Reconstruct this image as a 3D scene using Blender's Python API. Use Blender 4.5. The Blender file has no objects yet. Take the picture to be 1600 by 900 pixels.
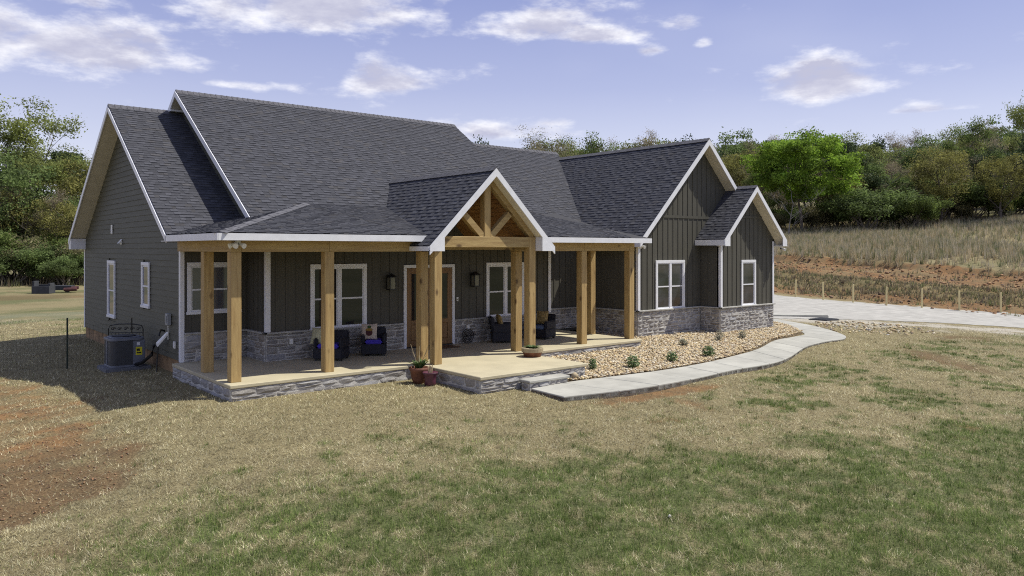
import bpy, bmesh, math, random
import numpy as np
from mathutils import Vector, Matrix

# ------------------------------------------------------------------ camera, world, sun, exposure
S = bpy.context.scene
COL = S.collection
CAM = Vector((-5.633, -15.4248, 2.6889)); YAW = 0.691; FPX = 1211.22; CY = 388.457
cd = bpy.data.cameras.new('camera'); cam = bpy.data.objects.new('camera', cd); COL.objects.link(cam)
cam.location = CAM; cam.rotation_euler = (math.pi/2, 0, -YAW)
cd.sensor_width = 36; cd.lens = FPX/1600*36; cd.shift_y = -(450-CY)/1600
cd.clip_start = 0.1; cd.clip_end = 3000
S.camera = cam

SUN_TO = Vector((0.54, -0.32, 1.0)).normalized()
W = bpy.data.worlds.new('World'); S.world = W; W.use_nodes = True
def build_world():
    nt = W.node_tree; N = nt.nodes; L = nt.links; N.clear()
    out = N.new('ShaderNodeOutputWorld'); bg = N.new('ShaderNodeBackground'); bg.inputs[1].default_value = 0.128
    L.new(bg.outputs[0], out.inputs[0])
    sky = N.new('ShaderNodeTexSky'); sky.sky_type = 'NISHITA'; sky.sun_disc = False
    sky.sun_elevation = math.asin(SUN_TO.z); sky.sun_rotation = math.atan2(SUN_TO.x, SUN_TO.y)
    sky.altitude = 200; sky.air_density = 1.0; sky.dust_density = 1.6; sky.ozone_density = 1.5
    def M(op, a, b=None, c=None):
        n = N.new('ShaderNodeMath'); n.operation = op
        for i, v in enumerate((a, b, c)):
            if v is None: continue
            if isinstance(v, (int, float)): n.inputs[i].default_value = v
            else: L.new(v, n.inputs[i])
        return n.outputs[0]
    tc = N.new('ShaderNodeTexCoord'); sp = N.new('ShaderNodeSeparateXYZ'); L.new(tc.outputs['Generated'], sp.inputs[0])
    X, Y, Z = sp.outputs
    az = M('ARCTAN2', X, Y); el = M('ARCSINE', Z)
    # flat cloud deck coordinates for the break-up noise
    den = M('ADD', M('MAXIMUM', Z, 0.0), 0.13)
    cx = M('DIVIDE', X, den); cyy = M('DIVIDE', Y, den)
    cb = N.new('ShaderNodeCombineXYZ'); L.new(az, cb.inputs[0]); L.new(M('MULTIPLY', el, 2.6), cb.inputs[1])
    def noise(vec, sc, det, rough=.55):
        n = N.new('ShaderNodeTexNoise'); n.inputs['Scale'].default_value = sc; n.inputs['Detail'].default_value = det
        n.inputs['Roughness'].default_value = rough; L.new(vec, n.inputs['Vector']); return n.outputs[0]
    n1 = noise(cb.outputs[0], 11.0, 10, .6); 
    cb2 = N.new('ShaderNodeCombineXYZ'); L.new(az, cb2.inputs[0]); L.new(M('ADD', M('MULTIPLY', el, 2.6), 0.035), cb2.inputs[1])
    n2 = noise(cb2.outputs[0], 11.0, 10, .6)
    n3 = noise(cb.outputs[0], 2.2, 3)
    # individual clouds: azimuth, elevation, half widths (degrees), weight
    clouds = [(8.5, 12.6, 9.6, 3.0, 1.05), (8.0, 15.6, 5.5, 1.3, .85), (24.6, 16.6, 10.0, 3.0, 1.1), (26, 15.6, 7, 1.1, .8), (31.0, 11.8, 4.2, 1.7, 1.0),
              (42.0, 16.0, 6.0, 2.3, .95), (45.2, 15.3, 4.2, 1.2, .95), (51.9, 15.7, 1.8, .9, .7), (62.0, 10.9, 5.4, 1.9, 1.15), (53.5, 14.4, .9, .6, .7), (49.8, 14.1, 1.2, .5, .6),
              (67.3, 9.0, 3.6, .55, .7), (38.5, 8.5, 7.0, 1.2, .85), (42.4, 9.1, 2.4, .55, .7), (2.5, 11.0, 3, .8, .7), (73.5, 12.8, 2.4, .8, .7), (20, 11.2, 5, .5, .5),
              (88, 16, 7, 2.2, .9), (-14, 14, 8, 2.2, .9), (104, 11, 6, 1.4, .9), (-34, 11, 6, 1.5, .9), (-60, 16, 9, 2.4, .9), (130, 15, 9, 2.2, .9), (160, 12, 7, 1.6, .9), (-100, 13, 8, 2, .9), (-140, 15, 9, 2.2, .9)]
    tot = None; shade = None
    for a, e, wa, we, wt in clouds:
        a, e, wa, we = [math.radians(v) for v in (a, e, wa, we)]
        da = M('DIVIDE', M('SUBTRACT', az, a), wa); de0 = M('DIVIDE', M('SUBTRACT', el, e), we); de = M('MAXIMUM', de0, M('MULTIPLY', de0, -1.9))
        r = M('ADD', M('MULTIPLY', da, da), M('MULTIPLY', de, de))
        m = M('MULTIPLY', M('EXPONENT', M('MULTIPLY', r, -1.0)), wt)
        tot = m if tot is None else M('MAXIMUM', tot, m)
    def dens(nz):
        d = M('ADD', tot, M('MULTIPLY', M('SUBTRACT', nz, 0.5), 2.3))
        mr = N.new('ShaderNodeMapRange'); mr.interpolation_type = 'SMOOTHSTEP'
        mr.inputs['From Min'].default_value = 0.28; mr.inputs['From Max'].default_value = 0.98; L.new(d, mr.inputs['Value']); return mr.outputs[0]
    d1 = dens(n1); d2 = dens(n2)
    # thin high veil, and fair-weather cloud higher up
    veil = N.new('ShaderNodeMapRange'); veil.inputs['From Min'].default_value = .5; veil.inputs['From Max'].default_value = .85; veil.inputs['To Max'].default_value = .35
    L.new(n3, veil.inputs['Value'])
    cov = M('MINIMUM', M('ADD', d1, M('MULTIPLY', veil.outputs[0], 0.35)), 1.0)
    # underside is where there is cloud above
    sh = M('MULTIPLY', M('MULTIPLY', d2, n2), 1.75)
    cramp = N.new('ShaderNodeMix'); cramp.data_type = 'RGBA'
    L.new(M('MINIMUM', sh, 1.0), cramp.inputs['Factor'])
    cramp.inputs['A'].default_value = (6.9, 6.9, 7.3, 1); cramp.inputs['B'].default_value = (3.7, 3.75, 4.8, 1)
    # hazy lavender spring sky over the Nishita base
    ramp = N.new('ShaderNodeValToRGB'); L.new(Z, ramp.inputs[0]); cr = ramp.color_ramp
    cr.elements[0].position = 0.0; cr.elements[0].color = (.545, .555, .66, 1); cr.elements[1].position = 1.0; cr.elements[1].color = (.21, .235, .37, 1)
    for p_, c_ in ((.10, (.51, .52, .635, 1)), (.20, (.325, .345, .525, 1)), (.32, (.205, .232, .445, 1)), (.6, (.215, .245, .41, 1))): cr.elements.new(p_).color = c_
    gr = N.new('ShaderNodeVectorMath'); gr.operation = 'SCALE'; gr.inputs['Scale'].default_value = 10.0; L.new(ramp.outputs[0], gr.inputs[0])
    hzl = N.new('ShaderNodeMix'); hzl.data_type = 'RGBA'; hzl.inputs['Factor'].default_value = .8
    L.new(sky.outputs[0], hzl.inputs['A']); L.new(gr.outputs[0], hzl.inputs['B'])
    mx = N.new('ShaderNodeMix'); mx.data_type = 'RGBA'; L.new(cov, mx.inputs['Factor'])
    L.new(hzl.outputs['Result'], mx.inputs['A']); L.new(cramp.outputs['Result'], mx.inputs['B'])
    L.new(mx.outputs['Result'], bg.inputs[0])
build_world()
sd = bpy.data.lights.new('sun', 'SUN'); sun = bpy.data.objects.new('sun', sd); COL.objects.link(sun)
sd.energy = 4.5; sd.angle = math.radians(0.53); sd.color = (1.0, .965, .86)
sun.rotation_euler = (-SUN_TO).to_track_quat('-Z', 'Y').to_euler(); sun.location = (10, -10, 30)
vs = S.view_settings; vs.view_transform = 'Standard'; vs.look = 'None'; vs.exposure = 0.22; vs.gamma = 1.0
S.display_settings.display_device = 'sRGB'
S.cycles.pixel_filter_type = 'BLACKMAN_HARRIS'; S.cycles.filter_width = 1.1; S.cycles.use_denoising = False; S.cycles.sample_clamp_indirect = 3.0; S.cycles.use_adaptive_sampling = False; S.cycles.max_bounces = 6; S.cycles.diffuse_bounces = 3

R = random.Random(7); NR = np.random.default_rng(11)
_fw = Vector((math.sin(YAW), math.cos(YAW), 0)); _rt = Vector((math.cos(YAW), -math.sin(YAW), 0))
def at(px, D):
    "ground position seen at photo column px and depth D"
    p = CAM + _fw*D + _rt*((px-800)/FPX*D); return p.x, p.y

# ------------------------------------------------------------------ helpers
def tag(o, label=None, cat=None, group=None, kind=None):
    if label: o['label'] = label
    if cat: o['category'] = cat
    if group: o['group'] = group
    if kind: o['kind'] = kind
    return o
def empty(name, loc=(0, 0, 0), rz=0):
    o = bpy.data.objects.new(name, None); COL.objects.link(o); o.location = loc; o.rotation_euler = (0, 0, rz); o.empty_display_size = .2; return o
def link(name, me, mat, parent=None, loc=None, rot=None, scale=None):
    o = bpy.data.objects.new(name, me); COL.objects.link(o)
    if mat is not None and not me.materials: me.materials.append(mat)
    if parent: o.parent = parent
    if loc is not None: o.location = loc
    if rot is not None: o.rotation_euler = rot
    if scale is not None: o.scale = scale
    return o
def copy_tree(o, parent=None):
    c = o.copy(); COL.objects.link(c); c.parent = parent
    for ch in list(o.children): copy_tree(ch, c)
    return c
class MB:
    def __init__(s): s.v = []; s.f = []
    def add(s, vs, fs):
        n = len(s.v); s.v += [tuple(v) for v in vs]; s.f += [tuple(i+n for i in f) for f in fs]; return s
    def box(s, x0, x1, y0, y1, z0, z1):
        return s.add([(x0,y0,z0),(x1,y0,z0),(x1,y1,z0),(x0,y1,z0),(x0,y0,z1),(x1,y0,z1),(x1,y1,z1),(x0,y1,z1)],
              [(0,3,2,1),(4,5,6,7),(0,1,5,4),(1,2,6,5),(2,3,7,6),(3,0,4,7)])
    def prism(s, poly, d):
        "poly: 3-D polygon, extruded by vector d"
        n = len(poly); d = Vector(d); a = [Vector(p) for p in poly]; b = [p+d for p in a]
        nm = sum(((a[i]-a[0]).cross(a[(i+1) % n]-a[0]) for i in range(n)), Vector())
        if nm.dot(d) > 0: a.reverse(); b.reverse()
        return s.add(a+b, [tuple(range(n)), tuple(range(2*n-1, n-1, -1))]+[(i, i+n, (i+1) % n+n, (i+1) % n) for i in range(n)])
    def bar(s, p, q, w, h, up=(0, 0, 1)):
        p = Vector(p); q = Vector(q); d = (q-p).normalized(); u = Vector(up)
        x = d.cross(u).normalized(); u = x.cross(d).normalized()
        c = [x*w/2+u*h/2, -x*w/2+u*h/2, -x*w/2-u*h/2, x*w/2-u*h/2]
        return s.add([p+k for k in c]+[q+k for k in c], [(0,1,2,3),(7,6,5,4),(0,4,5,1),(1,5,6,2),(2,6,7,3),(3,7,4,0)])
    def tube(s, pts, rad, n=6, cap=True):
        pts = [Vector(p) for p in pts]; k = len(pts); rad = rad if hasattr(rad, '__len__') else [rad]*k; base = len(s.v)
        for i, p in enumerate(pts):
            d = (pts[min(i+1, k-1)]-pts[max(i-1, 0)]).normalized(); a = d.orthogonal().normalized() if abs(d.z) > .9 else d.cross(Vector((0,0,1))).normalized(); b = d.cross(a)
            for j in range(n):
                t = 2*math.pi*j/n; s.v.append(tuple(p+a*math.cos(t)*rad[i]+b*math.sin(t)*rad[i]))
        for i in range(k-1):
            for j in range(n):
                s.f.append((base+i*n+j, base+i*n+(j+1) % n, base+(i+1)*n+(j+1) % n, base+(i+1)*n+j))
        if cap: s.f.append(tuple(base+j for j in range(n))[::-1]); s.f.append(tuple(base+(k-1)*n+j for j in range(n)))
        return s
    def lathe(s, prof, n=16, c=(0, 0)):
        base = len(s.v)
        for r, z in prof:
            for j in range(n):
                t = 2*math.pi*j/n; s.v.append((c[0]+r*math.cos(t), c[1]+r*math.sin(t), z))
        for i in range(len(prof)-1):
            for j in range(n): s.f.append((base+i*n+j, base+i*n+(j+1) % n, base+(i+1)*n+(j+1) % n, base+(i+1)*n+j))
        s.f.append(tuple(base+j for j in range(n))[::-1]); s.f.append(tuple(base+(len(prof)-1)*n+j for j in range(n)))
        return s
    def mesh(s, name, smooth=False, bevel=0):
        me = bpy.data.meshes.new(name); me.from_pydata(s.v, [], s.f); me.update()
        if bevel:
            bm = bmesh.new(); bm.from_mesh(me); bmesh.ops.bevel(bm, geom=bm.edges[:], offset=bevel, segments=1 if bevel < .02 else 2, affect='EDGES', clamp_overlap=True); bm.to_mesh(me); bm.free()
        if smooth:
            me.polygons.foreach_set('use_smooth', [True]*len(me.polygons))
        return me
    def build(s, name, mat, parent=None, smooth=False, bevel=0, **k):
        return link(name, s.mesh(name, smooth, bevel), mat, parent, **k)

# ------------------------------------------------------------------ materials
def mat(name, col=(.5, .5, .5), rough=.7, var=.15, vscale=6, bump=0, bscale=40, metal=0, spec=.5, stretch=None, col2=None, objrand=0, attr=None, ramp=None, det=5, coords='Object', transl=0, knots=0):
    m = bpy.data.materials.new(name); m.use_nodes = True; nt = m.node_tree; N = nt.nodes; L = nt.links
    b = N['Principled BSDF']; b.inputs['Roughness'].default_value = rough; b.inputs['Metallic'].default_value = metal
    b.inputs['Specular IOR Level'].default_value = spec
    tc = N.new('ShaderNodeTexCoord'); vec = tc.outputs[coords]
    if coords == 'World': pass
    if stretch:
        mp = N.new('ShaderNodeMapping'); mp.inputs['Scale'].default_value = stretch; L.new(vec, mp.inputs[0]); vec = mp.outputs[0]
    if objrand:
        oi = N.new('ShaderNodeObjectInfo'); ad = N.new('ShaderNodeVectorMath'); ad.operation = 'MULTIPLY_ADD'
        cmb = N.new('ShaderNodeCombineXYZ'); 
        for i in range(3): L.new(oi.outputs['Random'], cmb.inputs[i])
        L.new(cmb.outputs[0], ad.inputs[0]); ad.inputs[1].default_value = (37, 91, 53); L.new(vec, ad.inputs[2]); vec = ad.outputs[0]
    nz = N.new('ShaderNodeTexNoise'); nz.inputs['Scale'].default_value = vscale; nz.inputs['Detail'].default_value = det; nz.inputs['Roughness'].default_value = .6; L.new(vec, nz.inputs['Vector'])
    mx = N.new('ShaderNodeMix'); mx.data_type = 'RGBA'
    c2 = col2 if col2 else tuple(max(0, c*(1-var*2)) for c in col); c1 = col if col2 else tuple(min(1, c*(1+var)) for c in col)
    mr = N.new('ShaderNodeMapRange'); mr.inputs['From Min'].default_value = .32; mr.inputs['From Max'].default_value = .68; L.new(nz.outputs[0], mr.inputs['Value'])
    L.new(mr.outputs[0], mx.inputs['Factor']); mx.inputs['A'].default_value = (*c2, 1); mx.inputs['B'].default_value = (*c1, 1)
    res = mx.outputs['Result']
    if knots:
        vo = N.new('ShaderNodeTexVoronoi'); vo.inputs['Scale'].default_value = 1.0; mk = N.new('ShaderNodeMapping'); mk.inputs['Scale'].default_value = knots; L.new(tc.outputs[coords], mk.inputs[0])
        if objrand:
            a2 = N.new('ShaderNodeVectorMath'); a2.operation = 'MULTIPLY_ADD'; L.new(cmb.outputs[0], a2.inputs[0]); a2.inputs[1].default_value = (17, 23, 31); L.new(mk.outputs[0], a2.inputs[2]); L.new(a2.outputs[0], vo.inputs['Vector'])
        else: L.new(mk.outputs[0], vo.inputs['Vector'])
        kr = N.new('ShaderNodeMapRange'); kr.inputs['From Min'].default_value = .07; kr.inputs['From Max'].default_value = .20; L.new(vo.outputs['Distance'], kr.inputs['Value'])
        km = N.new('ShaderNodeMix'); km.data_type = 'RGBA'; L.new(kr.outputs[0], km.inputs['Factor']); km.inputs['A'].default_value = (c2[0]*.42, c2[1]*.38, c2[2]*.35, 1); L.new(res, km.inputs['B']); res = km.outputs['Result']
    if attr:
        at_ = N.new('ShaderNodeAttribute'); at_.attribute_name = attr
        m2 = N.new('ShaderNodeMix'); m2.data_type = 'RGBA'; m2.blend_type = 'MULTIPLY'; m2.inputs['Factor'].default_value = 1
        L.new(res, m2.inputs['A']); L.new(at_.outputs['Color'], m2.inputs['B']); res = m2.outputs['Result']
    if ramp:
        rp = N.new('ShaderNodeValToRGB'); L.new(oi.outputs['Random'], rp.inputs[0]); e = rp.color_ramp.elements
        rp.color_ramp.interpolation = 'LINEAR'
        for i, c in enumerate(ramp):
            if i < 2: el = e[i]; el.position = i/(len(ramp)-1)
            else: el = e.new(i/(len(ramp)-1))
            el.color = (*c, 1)
        if len(ramp) > 2:
            for i, el in enumerate(sorted(rp.color_ramp.elements, key=lambda q: q.position)): pass
        m3 = N.new('ShaderNodeMix'); m3.data_type = 'RGBA'; m3.blend_type = 'MULTIPLY'; m3.inputs['Factor'].default_value = 1
        L.new(res, m3.inputs['A']); L.new(rp.outputs[0], m3.inputs['B']); res = m3.outputs['Result']
    L.new(res, b.inputs['Base Color'])
    if bump:
        n2 = N.new('ShaderNodeTexNoise'); n2.inputs['Scale'].default_value = bscale; n2.inputs['Detail'].default_value = 6; L.new(vec, n2.inputs['Vector'])
        bp = N.new('ShaderNodeBump'); bp.inputs['Strength'].default_value = bump; bp.inputs['Distance'].default_value = .02; L.new(n2.outputs[0], bp.inputs['Height']); L.new(bp.outputs[0], b.inputs['Normal'])
    if transl:
        tr = N.new('ShaderNodeBsdfTranslucent'); L.new(res, tr.inputs[0]); ms = N.new('ShaderNodeMixShader'); ms.inputs[0].default_value = transl
        L.new(b.outputs[0], ms.inputs[1]); L.new(tr.outputs[0], ms.inputs[2]); L.new(ms.outputs[0], N['Material Output'].inputs[0])
    return m
def rampfix(m, stops):
    rp = [n for n in m.node_tree.nodes if n.type == 'VALTORGB'][-1]; cr = rp.color_ramp
    while len(cr.elements) > 1: cr.elements.remove(cr.elements[-1])
    cr.elements[0].position = 0; cr.elements[0].color = (*stops[0], 1)
    for i, c in enumerate(stops[1:], 1): cr.elements.new(i/(len(stops)-1)).color = (*c, 1)

SID = (.091, .086, .070)
M_lap = mat('lap_siding', (.102, .100, .076), .6, .08, 3, .05, 60, objrand=1, stretch=(1, .3, 4), spec=.2)
M_bb = mat('board_siding', SID, .6, .07, 3, .05, 60, stretch=(4, 4, .4), spec=.2)
M_white = mat('white_trim', (.74, .74, .76), .45, .04, 5)
M_soffit = mat('cream_soffit', (.66, .60, .47), .6, .05, 4)
M_vsoff = mat('tan_soffit', (.60, .56, .47), .6, .05, 4)
M_wood = mat('cedar_timber', (.46, .325, .135), .7, .0, 3.5, .25, 30, stretch=(5, 5, .35), col2=(.30, .19, .07), objrand=1, knots=(3.6, 3.6, 1.9))
M_beam = mat('cedar_beam', (.42, .30, .122), .7, .0, 3.5, .25, 30, stretch=(.35, 5, 5), col2=(.29, .185, .07), objrand=1, knots=(1.7, 3.4, 3.4))
M_beamy = mat('cedar_beam_side', (.42, .30, .122), .7, .0, 3.5, .25, 30, stretch=(5, .35, 5), col2=(.31, .205, .08), objrand=1)
M_plank = mat('cedar_plank', (.36, .19, .06), .6, .0, 3, .15, 30, stretch=(5, .3, 5), col2=(.22, .10, .03), objrand=1)
M_stone = mat('ledge_stone', (1, 1, 1), .9, .2, 9, .6, 16, objrand=1, ramp=[(.2,)*3, (.3,)*3])
rampfix(M_stone, [(.33, .315, .295), (.40, .37, .335), (.25, .235, .225), (.46, .44, .41), (.31, .275, .235), (.37, .365, .37), (.48, .46, .43), (.34, .32, .295), (.28, .265, .26)])
M_stone2 = mat('ledge_stone_joined', (1, 1, 1), .9, .18, 9, .6, 16, attr='Col')
M_mortar = mat('mortar', (.52, .50, .46), .95, .12, 12, .5, 60)
M_cap = mat('sill_stone', (.40, .39, .36), .85, .12, 6, .3, 50)
M_conc = mat('porch_concrete', (.47, .415, .28), .8, .06, 1.6, .08, 120)
M_edge = mat('slab_edge', (.55, .52, .46), .85, .1, 7, .15, 80)
M_walk = mat('walk_concrete', (.40, .39, .345), .85, .11, 1.1, .1, 120, objrand=1)
M_found = mat('foundation', (.30, .19, .095), .9, .25, 3, .3, 30)
M_deck = mat('roof_deck', (.035, .034, .038), .9, .1, 5)
M_black = mat('black_metal', (.012, .012, .013), .4, .1, 8, spec=.5)
M_glass = mat('window_glass', (.022, .023, .027), .04, .25, .9, spec=.9)
M_glassL = mat('window_glass_blind', (.10, .105, .125), .06, .12, .8, spec=.9)
M_door = mat('door_wood', (.25, .135, .045), .45, .0, 3, .1, 30, stretch=(6, 6, .4), col2=(.15, .075, .025))
M_wick = mat('wicker', (.014, .014, .022), .6, .2, 40, .8, 90)
M_purple = mat('purple_fabric', (.055, .035, .42), .8, .08, 12, .2, 150)
M_blue = mat('grey_blue_fabric', (.12, .17, .28), .85, .08, 12, .2, 150)
M_pill = mat('cream_fabric', (.55, .46, .36), .9, .1, 14, .2, 150)
M_pgold = mat('gold_fabric', (.38, .27, .10), .9, .35, 22, .2, 150)
M_ac = mat('condenser_grey', (.145, .155, .185), .5, .06, 6, metal=.0)
M_acd = mat('condenser_louvre', (.05, .052, .058), .55, .1, 20)
M_yel = mat('yellow_label', (.70, .62, .02), .5, .05, 8)
M_terra = mat('terracotta', (.17, .065, .035), .75, .2, 9, .15, 60)
M_maroon = mat('maroon_glaze', (.10, .03, .05), .35, .15, 9)
M_leafp = mat('pot_leaf', (.09, .15, .045), .6, .3, 14, transl=.25)
M_drystem = mat('dry_stem', (.42, .33, .2), .9, .2, 14)
M_post = mat('fence_post_wood', (.70, .58, .29), .8, .1, 6, stretch=(5, 5, .4), objrand=1)
M_green = mat('green_steel', (.012, .028, .018), .5, .1, 8)
M_rock = mat('river_gravel', (1, 1, 1), .8, .12, 20, attr='Col')
M_shing = mat('asphalt_shingle', (1, 1, 1), .93, .16, 26, .35, 220, attr='Col', spec=.25)
M_blade = mat('grass_blade', (1, 1, 1), .75, .05, 3, attr='Col', transl=.25, spec=.15)
M_bark = mat('bark', (.15, .125, .105), .95, .25, 3)
M_barkp = mat('pale_bark', (.30, .275, .25), .95, .2, 3)

# ------------------------------------------------------------------ numpy noise and terrain
_TAB = {}
def vnoise(x, y, seed):
    if seed not in _TAB: _TAB[seed] = np.random.default_rng(seed).random((256, 256))
    T = _TAB[seed]
    xi = np.floor(x).astype(int); yi = np.floor(y).astype(int); fx = x-xi; fy = y-yi
    fx = fx*fx*(3-2*fx); fy = fy*fy*(3-2*fy); a = xi & 255; b = yi & 255; a1 = (a+1) & 255; b1 = (b+1) & 255
    return (T[a, b]*(1-fx)+T[a1, b]*fx)*(1-fy)+(T[a, b1]*(1-fx)+T[a1, b1]*fx)*fy
def fbm(x, y, seed, oct=4):
    s = 0; a = .5; t = 0
    for i in range(oct): s = s+a*vnoise(x*2**i+i*17.3, y*2**i-i*9.1, seed+i); t += a; a *= .55
    return s/t
def ss(x, a, b):
    t = np.clip((x-a)/(b-a), 0, 1); return t*t*(3-2*t)
PX = [-600, 20, 26, 36, 43.5, 46, 50.5, 52, 53, 58, 63.0, 63.5, 85, 112, 160, 400]; PZ = [-.02, -.02, -.08, -.38, -.55, -.42, .42, .50, .35, .65, .88, 1.40, 3.55, 6.6, 11.5, 34]
def gz(x, y):
    x = np.asarray(x, float); y = np.asarray(y, float)
    z = -.305+np.interp(x+(fbm(x*.1, y*.35, 33, 3)-.5)*3.0*ss(x, 44, 47)*(1-ss(x, 66, 80)), PX, PZ)
    z = z+.046*(np.clip(y, -18, 45)-8)*ss(x, 24, 44)*(1-ss(x, 66, 112))
    z = z-.028*np.clip(-y-1.2, 0, 12)*(1-ss(x, 20, 40))
    z = z-.06*np.clip(-1.0-x, 0, 3.5)-.02*ss(y, 10, 40)*10*(1-ss(x, 20, 60))
    near = (ss(x, -14, -6))*(1-ss(x, 60, 70))*(1-ss(y, 30, 40))
    z = z+near*(fbm(x*.5, y*.5, 3, 3)-.5)*.07*ss(np.maximum(-y-2.2, -.9-x), 0, 2)
    ru = ss(x, 44, 47)*(1-ss(x, 63, 66))
    z = z+ru*(fbm(x*.5, y*.16, 5, 4)-.5)*.6+ru*(fbm(x*1.6, y*1.3, 8, 3)-.5)*.35
    z = z+(fbm(x*2.2, y*3.4, 14, 3)-.5)*.11*ss(-x, 1.9, 2.7)*ss(x, -7, -5.5)*ss(y, -6, -4.5)*(1-ss(y, 6, 8))
    return z
def gzf(x, y): return float(gz(x, y))

def inpoly(x, y, poly):
    x = np.asarray(x); y = np.asarray(y); r = np.zeros(x.shape, bool); n = len(poly)
    for i in range(n):
        (x0, y0), (x1, y1) = poly[i], poly[(i+1) % n]
        c = ((y0 > y) != (y1 > y)) & (x < (x1-x0)*(y-y0)/((y1-y0) or 1e-9)+x0); r ^= c
    return r
def blob(x, y, cx, cy, rx, ry, ang=0):
    c, s = math.cos(ang), math.sin(ang); dx = x-cx; dy = y-cy
    return np.exp(-(((c*dx+s*dy)/rx)**2+((-s*dx+c*dy)/ry)**2))
def segd(x, y, pts):
    "distance to a polyline"
    d = np.full(np.shape(x), 1e9)
    for (x0, y0), (x1, y1) in zip(pts[:-1], pts[1:]):
        vx, vy = x1-x0, y1-y0; t = np.clip(((x-x0)*vx+(y-y0)*vy)/(vx*vx+vy*vy), 0, 1); d = np.minimum(d, np.hypot(x-x0-t*vx, y-y0-t*vy))
    return d

WALK_N = [(5.15, -4.02), (6.98, -4.33), (8.85, -4.34), (10.75, -4.15), (12.4, -4.15), (13.85, -3.83), (16.3, -2.92), (18.0, -2.6), (19.35, -2.58), (20.6, -1.85), (22.5, .2), (23.4, 1.7), (24.05, 2.95)]
WALK_F = [(5.24, -2.92), (6.63, -2.82), (8.95, -3.05), (11.05, -3.0), (12.9, -2.7), (14.75, -2.28), (17.0, -1.43), (18.6, -1.22), (19.7, -.95), (21.1, .5), (21.7, 1.6), (22.0, 2.3), (22.5, 3.3)]
WALKP = WALK_N+WALK_F[::-1]
BED = [(7.33, -.2), (12.0, -.2), (12.0, 3.5), (13.3, 3.5), (13.3, 1.15), (16.57, 1.15), (16.57, .33), (19.9, .33), (20.0, 2.4), (21.4, 2.3), (21.62, 1.6), (21.0, .5)]+[(19.65, -.9), (18.55, -1.17), (16.95, -1.38), (14.72, -2.22), (12.88, -2.65), (11.03, -2.95), (8.95, -3.0), (6.65, -2.78), (6.55, -2.6), (7.33, -2.6)]
DRIVE = [(24.6, 3.4), (22.2, 5.5), (22.0, 46), (43.0, 46), (42.9, 13.2), (45.2, 1.3), (48, -14), (45, -16), (36.5, -3.5), (30.5, .2)]

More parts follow.
